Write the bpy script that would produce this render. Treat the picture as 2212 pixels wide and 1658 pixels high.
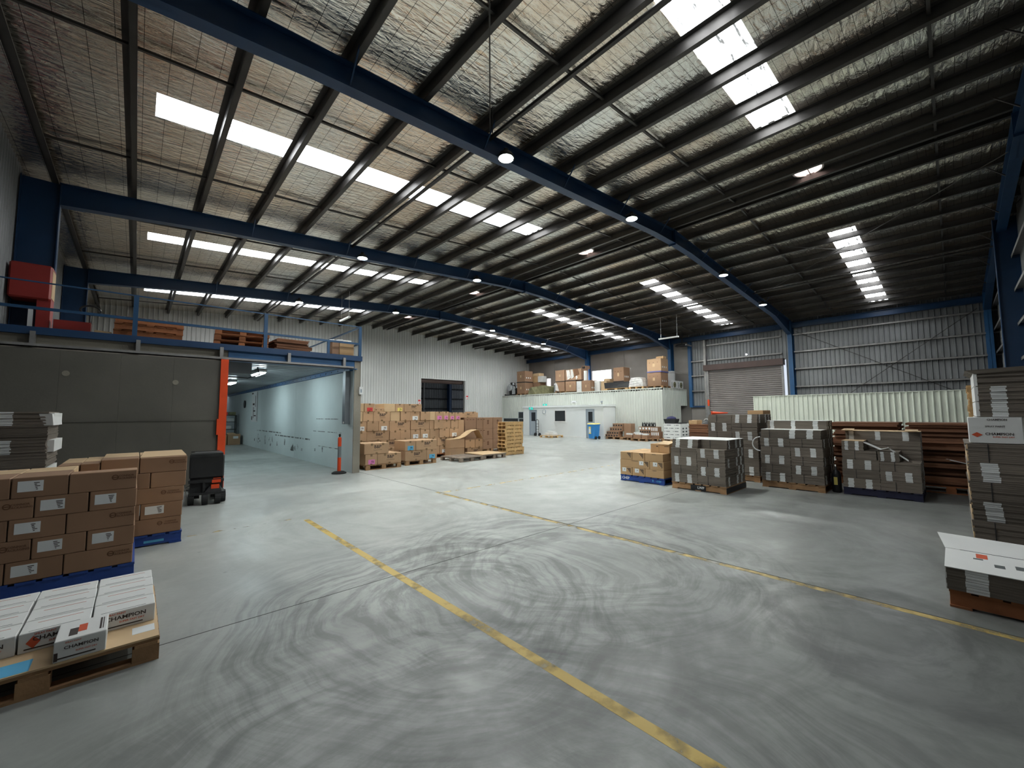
import bpy, bmesh, math, random
from mathutils import Matrix, Vector

random.seed(7)
scene = bpy.context.scene
for o in list(bpy.data.objects):
    bpy.data.objects.remove(o)
C = scene.collection

# ------------------------------------------------------------------ camera
cam_d = bpy.data.cameras.new('camera')
cam_d.sensor_width = 36.0
cam_d.lens = 877.0 / 2212 * 36.0
cam_d.clip_start = 0.05
cam_d.clip_end = 300
cam = bpy.data.objects.new('camera', cam_d)
C.objects.link(cam)
yaw, pitch, roll = math.radians(42.753), math.radians(4.152), math.radians(-0.402)
fw = Vector((math.sin(yaw) * math.cos(pitch), math.cos(yaw) * math.cos(pitch), math.sin(pitch)))
rt = fw.cross(Vector((0, 0, 1))).normalized()
up = rt.cross(fw)
r2 = rt * math.cos(roll) + up * math.sin(roll)
u2 = up * math.cos(roll) - rt * math.sin(roll)
mw = Matrix((r2, u2, -fw)).transposed().to_4x4()
mw.translation = (0, 0, 1.70)
cam.matrix_world = mw
scene.camera = cam

# ------------------------------------------------------------------ world, exposure
world = bpy.data.worlds.new('overcast_sky')
scene.world = world
world.use_nodes = True
bg = world.node_tree.nodes['Background']
bg.inputs[0].default_value = (0.80, 0.88, 1.0, 1)
bg.inputs[1].default_value = 0.8
scene.view_settings.view_transform = 'Standard'
scene.view_settings.look = 'None'
scene.view_settings.exposure = 0.22
scene.view_settings.gamma = 1.0
scene.view_settings.use_curve_mapping = False
scene.cycles.max_bounces = 5
scene.cycles.diffuse_bounces = 3
scene.cycles.glossy_bounces = 3
scene.cycles.transmission_bounces = 1
scene.cycles.transparent_max_bounces = 4
scene.cycles.caustics_reflective = False
scene.cycles.caustics_refractive = False
SKY_L = 8.0      # daylight behind the translucent roof sheets
LED_L = 2100.0    # high bay LED lens
TUBE_L = 60.0    # fluorescent tubes
WIN_L = 9.0

# ------------------------------------------------------------------ materials
MATS = {}


def nt(name):
    m = bpy.data.materials.new(name)
    m.use_nodes = True
    t = m.node_tree
    return m, t, t.nodes, t.links, t.nodes['Principled BSDF']


def M(name, col, rough=0.6, metal=0.0, var=0.12, vs=3.0, bump=0.0, bs=40.0, rnd=0.0, spec=0.5, stretch=(1, 1, 1)):
    if name in MATS:
        return MATS[name]
    m, t, N, L, b = nt(name)
    geo = N.new('ShaderNodeNewGeometry')
    vm = N.new('ShaderNodeVectorMath'); vm.operation = 'MULTIPLY'
    vm.inputs[1].default_value = stretch
    L.new(geo.outputs['Position'], vm.inputs[0])
    nz = N.new('ShaderNodeTexNoise')
    nz.inputs['Scale'].default_value = vs
    nz.inputs['Detail'].default_value = 5
    L.new(vm.outputs[0], nz.inputs['Vector'])
    mx = N.new('ShaderNodeMapRange')
    mx.inputs[1].default_value = 0.3; mx.inputs[2].default_value = 0.7
    mx.inputs[3].default_value = 1 - var; mx.inputs[4].default_value = 1 + var
    L.new(nz.outputs['Fac'], mx.inputs[0])
    val = mx.outputs[0]
    if rnd:
        oi = N.new('ShaderNodeObjectInfo')
        mr = N.new('ShaderNodeMapRange')
        mr.inputs[3].default_value = 1 - rnd; mr.inputs[4].default_value = 1 + rnd
        L.new(oi.outputs['Random'], mr.inputs[0])
        mm = N.new('ShaderNodeMath'); mm.operation = 'MULTIPLY'
        L.new(val, mm.inputs[0]); L.new(mr.outputs[0], mm.inputs[1])
        val = mm.outputs[0]
    sc = N.new('ShaderNodeVectorMath'); sc.operation = 'SCALE'
    sc.inputs[0].default_value = col
    L.new(val, sc.inputs['Scale'])
    L.new(sc.outputs[0], b.inputs['Base Color'])
    b.inputs['Roughness'].default_value = rough
    b.inputs['Metallic'].default_value = metal
    b.inputs['Specular IOR Level'].default_value = spec
    if bump:
        n2 = N.new('ShaderNodeTexNoise'); n2.inputs['Scale'].default_value = bs
        n2.inputs['Detail'].default_value = 3
        L.new(vm.outputs[0], n2.inputs['Vector'])
        bp = N.new('ShaderNodeBump'); bp.inputs['Strength'].default_value = bump
        bp.inputs['Distance'].default_value = 0.02
        L.new(n2.outputs['Fac'], bp.inputs['Height'])
        L.new(bp.outputs[0], b.inputs['Normal'])
    MATS[name] = m
    return m


def emit(name, col, s):
    m, t, N, L, b = nt(name)
    b.inputs['Base Color'].default_value = (*col, 1)
    b.inputs['Emission Color'].default_value = (*col, 1)
    b.inputs['Emission Strength'].default_value = s
    MATS[name] = m
    return m


def math_node(N, L, op, a, b=None, c=None):
    n = N.new('ShaderNodeMath'); n.operation = op
    for i, v in enumerate((a, b, c)):
        if v is None:
            continue
        if hasattr(v, 'is_linked') or hasattr(v, 'links'):
            L.new(v, n.inputs[i])
        else:
            n.inputs[i].default_value = v
    return n.outputs[0]


def floor_material():
    m, t, N, L, b = nt('floor_concrete')
    geo = N.new('ShaderNodeNewGeometry')
    P = geo.outputs['Position']

    def noise(vec, scale, detail=6, rough=0.55):
        n = N.new('ShaderNodeTexNoise')
        n.inputs['Scale'].default_value = scale; n.inputs['Detail'].default_value = detail
        n.inputs['Roughness'].default_value = rough
        L.new(vec, n.inputs['Vector'])
        return n.outputs['Fac']

    def rng(v, a, b2, c, d):
        n = N.new('ShaderNodeMapRange')
        for i, q in enumerate((a, b2, c, d)):
            n.inputs[i + 1].default_value = q
        L.new(v, n.inputs[0])
        return n.outputs[0]
    sep = N.new('ShaderNodeSeparateXYZ'); L.new(P, sep.inputs[0])
    # slow wobble so the sweeps are not perfect circles
    wob = N.new('ShaderNodeTexNoise'); wob.inputs['Scale'].default_value = 0.7
    L.new(P, wob.inputs['Vector'])
    wv = math_node(N, L, 'MULTIPLY', math_node(N, L, 'SUBTRACT', wob.outputs['Fac'], 0.5), 0.9)
    total = rng(noise(P, 0.35, 4), 0.3, 0.7, 0.93, 1.06)
    total = math_node(N, L, 'MULTIPLY', total, rng(noise(P, 3.0, 6), 0.3, 0.72, 0.93, 1.07))
    total = math_node(N, L, 'MULTIPLY', total, rng(noise(P, 22.0, 4), 0.3, 0.75, 0.96, 1.04))
    # tyre sweeps: streaks that run round a turning centre
    for k, (cx, cy, r0, r1, amp, f) in enumerate([(2.25, 3.25, 0.45, 2.1, 0.42, 2.6), (3.9, 3.0, 0.7, 2.4, 0.38, 2.2),
                                                  (3.2, 6.6, 0.6, 2.4, 0.10, 2.0), (4.3, 0.6, 0.3, 1.2, 0.36, 1.6),
                                                  (0.9, 1.0, 0.6, 2.4, 0.38, 2.0), (8.5, 8.2, 0.8, 3.6, 0.10, 1.4),
                                                  (6.6, 2.0, 0.8, 2.6, 0.14, 1.8)]):
        dx = math_node(N, L, 'SUBTRACT', sep.outputs[0], cx)
        dy = math_node(N, L, 'SUBTRACT', sep.outputs[1], cy)
        d = math_node(N, L, 'SQRT', math_node(N, L, 'ADD', math_node(N, L, 'MULTIPLY', dx, dx), math_node(N, L, 'MULTIPLY', dy, dy)))
        dd = math_node(N, L, 'ADD', d, wv)
        ux = math_node(N, L, 'DIVIDE', dx, d)
        uy = math_node(N, L, 'DIVIDE', dy, d)
        cv = N.new('ShaderNodeCombineXYZ')
        L.new(math_node(N, L, 'MULTIPLY', dd, f * 2.0), cv.inputs[0])
        L.new(math_node(N, L, 'MULTIPLY_ADD', ux, 0.7, k * 3.1), cv.inputs[1])
        L.new(math_node(N, L, 'MULTIPLY', uy, 0.7), cv.inputs[2])
        s = math_node(N, L, 'MULTIPLY_ADD', math_node(N, L, 'SUBTRACT', noise(P, 4.5, 8, 0.65), 0.5), 0.28, noise(cv.outputs[0], 1.7, 9, 0.68))
        band = rng(s, 0.40, 0.58, 1 - amp, 1 + amp * 0.40)
        m0 = rng(dd, r0 - 0.2, r0 + 0.15, 0, 1)
        m1 = rng(dd, r1 - 0.7, r1 + 0.3, 1, 0)
        mk = math_node(N, L, 'MULTIPLY', m0, m1)
        one = math_node(N, L, 'MULTIPLY_ADD', math_node(N, L, 'SUBTRACT', band, 1.0), mk, 1.0)
        total = math_node(N, L, 'MULTIPLY', total, one)
    # one old spill with a rounded edge
    sx = math_node(N, L, 'SUBTRACT', sep.outputs[0], 4.35); sy = math_node(N, L, 'SUBTRACT', sep.outputs[1], 0.25)
    sd = math_node(N, L, 'SQRT', math_node(N, L, 'ADD', math_node(N, L, 'MULTIPLY', sx, sx), math_node(N, L, 'MULTIPLY', sy, sy)))
    sd = math_node(N, L, 'MULTIPLY_ADD', math_node(N, L, 'SUBTRACT', noise(P, 2.2, 5), 0.5), 0.5, sd)
    total = math_node(N, L, 'MULTIPLY', total, rng(sd, 0.92, 1.02, 0.70, 1.0))
    # straight wheel tracks along the aisles
    st = N.new('ShaderNodeVectorMath'); st.operation = 'MULTIPLY'; st.inputs[1].default_value = (2.2, 0.18, 1)
    L.new(P, st.inputs[0])
    total = math_node(N, L, 'MULTIPLY', total, rng(noise(st.outputs[0], 1.0, 5), 0.3, 0.7, 0.95, 1.05))
    # small dark spots
    vo = N.new('ShaderNodeTexVoronoi'); vo.inputs['Scale'].default_value = 1.7; L.new(P, vo.inputs['Vector'])
    total = math_node(N, L, 'MULTIPLY', total, rng(vo.outputs['Distance'], 0.02, 0.045, 0.72, 1.0))
    sc = N.new('ShaderNodeVectorMath'); sc.operation = 'SCALE'
    # floor colour darkens towards the camera: tyre rubber plus painted-in light falloff
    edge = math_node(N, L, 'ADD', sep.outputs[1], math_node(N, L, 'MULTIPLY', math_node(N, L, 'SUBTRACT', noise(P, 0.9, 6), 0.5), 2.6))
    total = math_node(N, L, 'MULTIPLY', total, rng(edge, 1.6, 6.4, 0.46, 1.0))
    sc.inputs[0].default_value = (0.385, 0.40, 0.378)
    L.new(total, sc.inputs['Scale'])
    L.new(sc.outputs[0], b.inputs['Base Color'])
    L.new(rng(noise(P, 1.6, 5), 0.3, 0.7, 0.30, 0.55), b.inputs['Roughness'])
    bp = N.new('ShaderNodeBump'); bp.inputs['Strength'].default_value = 0.08; bp.inputs['Distance'].default_value = 0.01
    L.new(noise(P, 14, 4), bp.inputs['Height']); L.new(bp.outputs[0], b.inputs['Normal'])
    MATS['floor'] = m
    return m


def foil_material():
    m, t, N, L, b = nt('roof_foil')
    geo = N.new('ShaderNodeNewGeometry'); P = geo.outputs['Position']
    sep = N.new('ShaderNodeSeparateXYZ'); L.new(P, sep.inputs[0])
    nz = N.new('ShaderNodeTexNoise'); nz.inputs['Scale'].default_value = 0.5; nz.inputs['Detail'].default_value = 4
    L.new(P, nz.inputs['Vector'])
    cr = N.new('ShaderNodeValToRGB')
    cr.color_ramp.elements[0].position = 0.32; cr.color_ramp.elements[0].color = (0.86, 0.72, 0.58, 1)
    cr.color_ramp.elements[1].position = 0.62; cr.color_ramp.elements[1].color = (0.92, 0.90, 0.84, 1)
    L.new(nz.outputs['Fac'], cr.inputs[0])

    def lines(v, pitch, w):
        f = math_node(N, L, 'FRACT', math_node(N, L, 'DIVIDE', v, pitch))
        a = math_node(N, L, 'ABSOLUTE', math_node(N, L, 'SUBTRACT', f, 0.5))
        return math_node(N, L, 'LESS_THAN', a, w / pitch / 2)
    wi = math_node(N, L, 'MAXIMUM', lines(sep.outputs[0], 0.30, 0.007), lines(sep.outputs[1], 0.15, 0.006))
    mixc = N.new('ShaderNodeMix'); mixc.data_type = 'RGBA'
    L.new(wi, mixc.inputs[0]); L.new(cr.outputs[0], mixc.inputs[6]); mixc.inputs[7].default_value = (0.12, 0.11, 0.10, 1)
    L.new(mixc.outputs[2], b.inputs['Base Color'])
    b.inputs['Metallic'].default_value = 0.95
    b.inputs['Roughness'].default_value = 0.15
    # wrinkles of the foil
    st = N.new('ShaderNodeVectorMath'); st.operation = 'MULTIPLY'; st.inputs[1].default_value = (1.0, 3.2, 1)
    L.new(P, st.inputs[0])
    n1 = N.new('ShaderNodeTexNoise'); n1.inputs['Scale'].default_value = 4.0; n1.inputs['Detail'].default_value = 6
    n1.inputs['Distortion'].default_value = 0.6
    L.new(st.outputs[0], n1.inputs['Vector'])
    bp = N.new('ShaderNodeBump'); bp.inputs['Strength'].default_value = 0.55; bp.inputs['Distance'].default_value = 0.05
    L.new(n1.outputs['Fac'], bp.inputs['Height']); L.new(bp.outputs[0], b.inputs['Normal'])
    MATS['foil'] = m
    return m


def skylight_material():
    m, t, N, L, b = nt('translucent_roof_sheet')
    geo = N.new('ShaderNodeNewGeometry'); P = geo.outputs['Position']
    sep = N.new('ShaderNodeSeparateXYZ'); L.new(P, sep.inputs[0])
    st = N.new('ShaderNodeVectorMath'); st.operation = 'MULTIPLY'; st.inputs[1].default_value = (1.2, 9.0, 1)
    L.new(P, st.inputs[0])
    nz = N.new('ShaderNodeTexNoise'); nz.inputs['Scale'].default_value = 2.0; nz.inputs['Detail'].default_value = 8
    nz.inputs['Roughness'].default_value = 0.75
    L.new(st.outputs[0], nz.inputs['Vector'])
    # leaf litter lies along the pans of the sheet
    f = math_node(N, L, 'FRACT', math_node(N, L, 'MULTIPLY_ADD', sep.outputs[1], 1 / 0.26, 0.2))
    a = math_node(N, L, 'ABSOLUTE', math_node(N, L, 'SUBTRACT', f, 0.5))
    pan = N.new('ShaderNodeMapRange'); L.new(a, pan.inputs[0])
    pan.inputs[1].default_value = 0.0; pan.inputs[2].default_value = 0.18; pan.inputs[3].default_value = 0.12; pan.inputs[4].default_value = 0.0
    v = math_node(N, L, 'ADD', nz.outputs['Fac'], pan.outputs[0])
    mr = N.new('ShaderNodeMapRange'); L.new(v, mr.inputs[0])
    mr.inputs[1].default_value = 0.565; mr.inputs[2].default_value = 0.62; mr.inputs[3].default_value = 1.0; mr.inputs[4].default_value = 0.022
    L.new(math_node(N, L, 'MULTIPLY', mr.outputs[0], SKY_L), b.inputs['Emission Strength'])
    b.inputs['Emission Color'].default_value = (0.93, 0.97, 1.0, 1)
    b.inputs['Base Color'].default_value = (0.75, 0.76, 0.76, 1)
    MATS['sky'] = m
    return m


def worn_paint(name, col, lo, hi):
    m, t, N, L, b = nt(name)
    geo = N.new('ShaderNodeNewGeometry')
    nz = N.new('ShaderNodeTexNoise'); nz.inputs['Scale'].default_value = 5; nz.inputs['Detail'].default_value = 8
    L.new(geo.outputs['Position'], nz.inputs['Vector'])
    mr = N.new('ShaderNodeMapRange'); L.new(nz.outputs['Fac'], mr.inputs[0])
    mr.inputs[1].default_value = lo; mr.inputs[2].default_value = hi
    L.new(mr.outputs[0], b.inputs['Alpha'])
    b.inputs['Base Color'].default_value = (*col, 1)
    b.inputs['Roughness'].default_value = 0.5
    MATS[name] = m
    return m


def corrugated_edge(name, col):
    """pile of flat cartons seen edge-on: fine horizontal lines"""
    m, t, N, L, b = nt(name)
    geo = N.new('ShaderNodeNewGeometry')
    st = N.new('ShaderNodeVectorMath'); st.operation = 'MULTIPLY'; st.inputs[1].default_value = (3, 3, 150)
    L.new(geo.outputs['Position'], st.inputs[0])
    nz = N.new('ShaderNodeTexNoise'); nz.inputs['Scale'].default_value = 1.0; nz.inputs['Detail'].default_value = 4
    L.new(st.outputs[0], nz.inputs['Vector'])
    oi = N.new('ShaderNodeObjectInfo')
    r = N.new('ShaderNodeMapRange'); L.new(oi.outputs['Random'], r.inputs[0])
    r.inputs[3].default_value = 0.8; r.inputs[4].default_value = 1.2
    mr = N.new('ShaderNodeMapRange'); L.new(nz.outputs['Fac'], mr.inputs[0])
    mr.inputs[1].default_value = 0.3; mr.inputs[2].default_value = 0.7; mr.inputs[3].default_value = 0.72; mr.inputs[4].default_value = 1.28
    sc = N.new('ShaderNodeVectorMath'); sc.operation = 'SCALE'; sc.inputs[0].default_value = col
    L.new(math_node(N, L, 'MULTIPLY', mr.outputs[0], r.outputs[0]), sc.inputs['Scale'])
    L.new(sc.outputs[0], b.inputs['Base Color'])
    b.inputs['Roughness'].default_value = 0.85
    MATS[name] = m
    return m


floor_material(); foil_material(); skylight_material()
M('blue', (0.012, 0.045, 0.115), 0.42, 0, 0.10, 2)
M('blue_bright', (0.02, 0.095, 0.23), 0.45, 0, 0.12, 2)
M('blue_rail', (0.016, 0.07, 0.16), 0.45, 0, 0.1, 2)
M('galv', (0.30, 0.29, 0.28), 0.45, 0.55, 0.15, 6)
M('purlin', (0.075, 0.07, 0.066), 0.45, 0.6, 0.12, 3)
M('white_sheet', (0.66, 0.66, 0.645), 0.45, 0, 0.04, 0.8)
M('office_sheet', (0.62, 0.645, 0.59), 0.45, 0, 0.04, 0.7)
M('fence_sheet', (0.66, 0.69, 0.60), 0.45, 0, 0.05, 1.2)
M('raw_sheet', (0.235, 0.24, 0.245), 0.5, 0.2, 0.16, 0.9)
M('office_white', (0.74, 0.76, 0.76), 0.5, 0, 0.03, 1.0)
M('concrete', (0.27, 0.245, 0.225), 0.8, 0, 0.16, 0.7, 0.15, 30)
M('concrete_raw', (0.27, 0.245, 0.20), 0.85, 0, 0.18, 1.2, 0.2, 25)
M('room_white', (0.70, 0.78, 0.78), 0.55, 0, 0.05, 0.8)
M('door_grey', (0.118, 0.110, 0.092), 0.72, 0.0, 0.17, 0.9, 0.1, 20)
M('orange', (0.80, 0.075, 0.012), 0.45, 0, 0.06, 2)
M('carton', (0.45, 0.285, 0.165), 0.8, 0, 0.07, 2, 0, 40, 0.10)
M('carton_light', (0.58, 0.41, 0.24), 0.8, 0, 0.06, 2, 0, 40, 0.08)
M('carton_tan', (0.48, 0.305, 0.155), 0.8, 0, 0.06, 2, 0, 40, 0.07)
M('carton_red', (0.30, 0.175, 0.105), 0.8, 0, 0.08, 2, 0, 40, 0.07)
M('carton_white', (0.74, 0.74, 0.72), 0.65, 0, 0.03, 2)
M('tape', (0.20, 0.125, 0.06), 0.4, 0, 0.05, 4)
M('print', (0.045, 0.03, 0.025), 0.7, 0, 0.05, 4)
M('print_brown', (0.14, 0.065, 0.03), 0.8, 0, 0.05, 4)
M('print_red', (0.62, 0.09, 0.03), 0.6, 0, 0.05, 4)
M('paper', (0.78, 0.80, 0.80), 0.6, 0, 0.03, 3)
M('paper_pink', (0.74, 0.22, 0.52), 0.6, 0, 0.05, 3)
M('paper_blue', (0.10, 0.42, 0.68), 0.6, 0, 0.05, 3)
M('paper_yellow', (0.80, 0.66, 0.18), 0.6, 0, 0.05, 3)
M('paper_red', (0.66, 0.05, 0.05), 0.6, 0, 0.05, 3)
M('pallet_wood', (0.35, 0.205, 0.105), 0.8, 0, 0.2, 5, 0.2, 30, 0.16, 0.3)
M('pallet_new', (0.60, 0.385, 0.175), 0.8, 0, 0.15, 5, 0.2, 30, 0.12, 0.3)
M('pallet_old', (0.24, 0.19, 0.15), 0.85, 0, 0.25, 5, 0.2, 30, 0.15, 0.3)
M('pallet_red', (0.34, 0.13, 0.055), 0.8, 0, 0.18, 5, 0.2, 30, 0.14, 0.3)
M('pallet_blue', (0.018, 0.065, 0.30), 0.6, 0, 0.12, 5, 0.1, 30, 0.08)
M('pallet_navy', (0.012, 0.013, 0.04), 0.6, 0, 0.12, 5, 0.1, 30, 0.08)
M('pallet_black', (0.014, 0.014, 0.016), 0.6, 0, 0.12, 5)
M('black', (0.014, 0.014, 0.015), 0.45, 0, 0.15, 5)
M('black_matt', (0.02, 0.02, 0.021), 0.8, 0, 0.15, 5)
M('rubber', (0.016, 0.016, 0.017), 0.75, 0, 0.1, 8)
M('dark_glass', (0.02, 0.024, 0.028), 0.12, 0, 0.05, 2)
M('grey_door', (0.36, 0.41, 0.46), 0.45, 0, 0.04, 2)
M('grey_frame', (0.28, 0.33, 0.38), 0.45, 0, 0.04, 2)
M('plastic_white', (0.76, 0.76, 0.75), 0.5, 0, 0.04, 2)
M('chrome', (0.55, 0.57, 0.60), 0.22, 0.9, 0.1, 3)
M('bin_blue', (0.035, 0.24, 0.60), 0.4, 0, 0.05, 2)
M('bin_yellow', (0.80, 0.66, 0.22), 0.4, 0, 0.05, 2)
M('red_paint', (0.30, 0.028, 0.022), 0.45, 0, 0.10, 2)
M('roller', (0.235, 0.205, 0.19), 0.45, 0.2, 0.10, 1.2)
M('roller_brown', (0.09, 0.055, 0.048), 0.55, 0.1, 0.12, 2)
M('tarp', (0.20, 0.19, 0.10), 0.6, 0, 0.3, 5, 0.4, 8)
M('plastic_wrap', (0.62, 0.60, 0.58), 0.25, 0, 0.2, 6, 0.6, 9)
M('black_wrap', (0.015, 0.015, 0.017), 0.3, 0, 0.2, 6, 0.6, 9)
M('green_sign', (0.0, 0.26, 0.18), 0.4)
M('deck_under', (0.26, 0.28, 0.30), 0.35, 0.6, 0.08, 2)
M('scuff', (0.09, 0.10, 0.10), 0.8, 0, 0.3, 9)
M('strap', (0.10, 0.10, 0.26), 0.5)
corrugated_edge('flat_edge', (0.165, 0.138, 0.112))
corrugated_edge('flat_brown', (0.20, 0.088, 0.045))
corrugated_edge('flat_strip', (0.72, 0.73, 0.72))
worn_paint('line_yellow', (0.52, 0.35, 0.055), 0.24, 0.50)
worn_paint('line_worn', (0.50, 0.36, 0.11), 0.30, 0.62)
worn_paint('line_faint', (0.62, 0.46, 0.16), 0.46, 0.62)
worn_paint('scuff_worn', (0.08, 0.085, 0.085), 0.42, 0.60)
emit('led', (0.95, 1.0, 0.97), LED_L)
emit('tube', (0.80, 0.97, 1.0), TUBE_L)
emit('window_day', (0.92, 0.94, 1.0), WIN_L)
emit('exit_green', (0.02, 0.50, 0.42), 0.5)
emit('tube_dim', (0.9, 0.92, 0.95), 0.6)


# ------------------------------------------------------------------ mesh helpers
def ring(mb, c, r0, r1, n=16):
    """flat printed ring facing -Y"""
    pts = []
    for k in range(n):
        a = 2 * math.pi * k / n
        pts += [(c[0] + r0 * math.cos(a), c[1], c[2] + r0 * math.sin(a)), (c[0] + r1 * math.cos(a), c[1], c[2] + r1 * math.sin(a))]
    return mb.poly(pts, [(2 * k, (2 * k + 2) % (2 * n), (2 * k + 3) % (2 * n), 2 * k + 1) for k in range(n)])


class MB:
    def __init__(s):
        s.v = []; s.f = []

    def poly(s, pts, faces):
        n = len(s.v)
        s.v += [tuple(p) for p in pts]
        s.f += [tuple(i + n for i in f) for f in faces]
        return s

    def box(s, x0, x1, y0, y1, z0, z1):
        return s.poly([(x0, y0, z0), (x1, y0, z0), (x1, y1, z0), (x0, y1, z0), (x0, y0, z1), (x1, y0, z1), (x1, y1, z1), (x0, y1, z1)],
                      [(0, 3, 2, 1), (4, 5, 6, 7), (0, 1, 5, 4), (1, 2, 6, 5), (2, 3, 7, 6), (3, 0, 4, 7)])

    def hexa(s, p):
        """8 points: bottom ring then top ring"""
        return s.poly(p, [(0, 3, 2, 1), (4, 5, 6, 7), (0, 1, 5, 4), (1, 2, 6, 5), (2, 3, 7, 6), (3, 0, 4, 7)])

    def bar(s, a, b, r, n=8, r2=None):
        a = Vector(a); b = Vector(b); d = (b - a).normalized()
        q = d.orthogonal().normalized(); w = d.cross(q)
        r2 = r if r2 is None else r2
        pts = []
        for e, rr in ((a, r), (b, r2)):
            for k in range(n):
                an = 2 * math.pi * k / n
                pts.append(e + q * math.cos(an) * rr + w * math.sin(an) * rr)
        fs = [(k, (k + 1) % n, n + (k + 1) % n, n + k) for k in range(n)]
        fs += [tuple(range(n - 1, -1, -1)), tuple(range(n, 2 * n))]
        return s.poly(pts, fs)

    def path(s, pts, r, n=6):
        for a, b in zip(pts[:-1], pts[1:]):
            s.bar(a, b, r, n)
        return s

    def lathe(s, prof, c=(0, 0, 0), n=20, axis='z', caps=True):
        pts = []
        for r, z in prof:
            for k in range(n):
                an = 2 * math.pi * k / n
                if axis == 'z':
                    p = (c[0] + r * math.cos(an), c[1] + r * math.sin(an), c[2] + z)
                elif axis == 'x':
                    p = (c[0] + z, c[1] + r * math.cos(an), c[2] + r * math.sin(an))
                else:
                    p = (c[0] - r * math.cos(an), c[1] + z, c[2] + r * math.sin(an))
                pts.append(p)
        fs = []
        for i in range(len(prof) - 1):
            for k in range(n):
                fs.append((i * n + k, i * n + (k + 1) % n, (i + 1) * n + (k + 1) % n, (i + 1) * n + k))
        if caps:
            fs.append(tuple(range(n - 1, -1, -1)))
            fs.append(tuple(range((len(prof) - 1) * n, len(prof) * n)))
        return s.poly(pts, fs)

    def mesh(s, name):
        me = bpy.data.meshes.new(name)
        me.from_pydata(s.v, [], s.f)
        me.validate()
        me.update()
        return me

    def build(s, name, mat, parent=None, loc=None, rz=None, smooth=False):
        me = s.mesh(name)
        if smooth:
            me.polygons.foreach_set('use_smooth', [True] * len(me.polygons))
        return link(name, me, mat, parent, loc, rz)


def link(name, me, mat, parent=None, loc=None, rz=None):
    o = bpy.data.objects.new(name, me)
    C.objects.link(o)
    if mat is not None and not me.materials:
        me.materials.append(MATS[mat] if isinstance(mat, str) else mat)
    if parent is not None:
        o.parent = parent
    if loc is not None:
        o.location = loc
    if rz is not None:
        o.rotation_euler = (0, 0, rz)
    return o


def empty(name, loc=(0, 0, 0), rz=0.0):
    o = bpy.data.objects.new(name, None)
    C.objects.link(o)
    o.location = loc
    o.rotation_euler = (0, 0, rz)
    return o


def tag(o, label, cat, group=None):
    o['label'] = label
    o['category'] = cat
    if group:
        o['group'] = group
    return o


def struct(o, label=None):
    o['kind'] = 'structure'
    if label:
        o['label'] = label
    return o


def copy_tree(o, parent=None):
    c = o.copy()
    C.objects.link(c)
    c.parent = parent
    for ch in list(o.children):
        copy_tree(ch, c)
    return c


CACHE = {}


def bevel_box_mesh(w, d, h, bv=0.006):
    """carton body: origin at the middle of the base"""
    k = ('bb', round(w, 3), round(d, 3), round(h, 3), bv)
    if k in CACHE:
        return CACHE[k].copy()
    bm = bmesh.new()
    bmesh.ops.create_cube(bm, size=1.0)
    for v in bm.verts:
        v.co = Vector((v.co.x * w, v.co.y * d, (v.co.z + 0.5) * h))
    if bv:
        bmesh.ops.bevel(bm, geom=bm.edges[:], offset=bv, segments=1, affect='EDGES')
    me = bpy.data.meshes.new('box')
    bm.to_mesh(me); bm.free()
    CACHE[k] = me
    return me.copy()


def text_mesh(txt, size, extrude=0.0):
    k = ('tx', txt, round(size, 4))
    if k in CACHE:
        return CACHE[k].copy()
    cu = bpy.data.curves.new('lettering', 'FONT')
    cu.body = txt; cu.size = size; cu.align_x = 'CENTER'; cu.align_y = 'CENTER'
    cu.resolution_u = 2; cu.offset = 0.022 * size
    o = bpy.data.objects.new('lettering', cu)
    C.objects.link(o)
    dg = bpy.context.evaluated_depsgraph_get()
    me = bpy.data.meshes.new_from_object(o.evaluated_get(dg))
    bpy.data.objects.remove(o); bpy.data.curves.remove(cu)
    me.materials.clear()
    CACHE[k] = me
    return me.copy()


def face_text(parent, txt, size, x, z, y, mat='print', side='front', bold=0.0, name='lettering', sx=1.0):
    """lettering on the local -Y ('front'), -X ('left') or +X('right') or top face of a thing"""
    me = text_mesh(txt, size)
    o = link(name, me, mat, parent)
    if side == 'front':
        o.location = (x, y, z); o.rotation_euler = (math.pi / 2, 0, 0)
    elif side == 'left':
        o.location = (y, x, z); o.rotation_euler = (math.pi / 2, 0, -math.pi / 2)
    else:
        o.location = (x, y, z)
    o.scale = (sx, 1, 1)
    return o


def plate(parent, name, mat, x0, x1, z0, z1, y, t=0.002, side='front'):
    mb = MB()
    if side == 'front':
        mb.box(x0, x1, y - t, y + 0.0005, z0, z1)
    elif side == 'left':
        mb.box(y - t, y + 0.0005, x0, x1, z0, z1)
    elif side == 'top':
        mb.box(x0, x1, z0, z1, y - 0.0005, y + t)
    return mb.build(name, mat, parent)

# ================================================================== SETTING
XR, SL = 12.85, 0.065
XL, XW, YN, YF = -2.05, 27.42, -1.62, 27.25       # wall sheet planes


def zs(x):
    return 7.945 - SL * abs(x - XR)                 # roof sheet


def zp(x):
    return 7.74 - SL * abs(x - XR)                 # underside of purlins, top of rafters


FR = [6.0, 13.07, 20.14]                           # portal frames
PX = [-1.55, -0.3, 0.95, 2.17, 3.42, 4.78, 6.02, 7.2, 8.38, 9.58, 10.74, 11.88, 12.66, 13.02, 13.86, 15.0, 16.12, 17.24, 18.42,
      19.5, 20.68, 21.95, 23.15, 24.3, 25.55, 26.8]
SKY_Y = [(1.80, 2.52), (8.75, 9.52), (15.80, 16.55), (22.80, 23.55)]
SKY_X = [(0.02, 9.50), (16.85, 26.42)]

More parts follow.
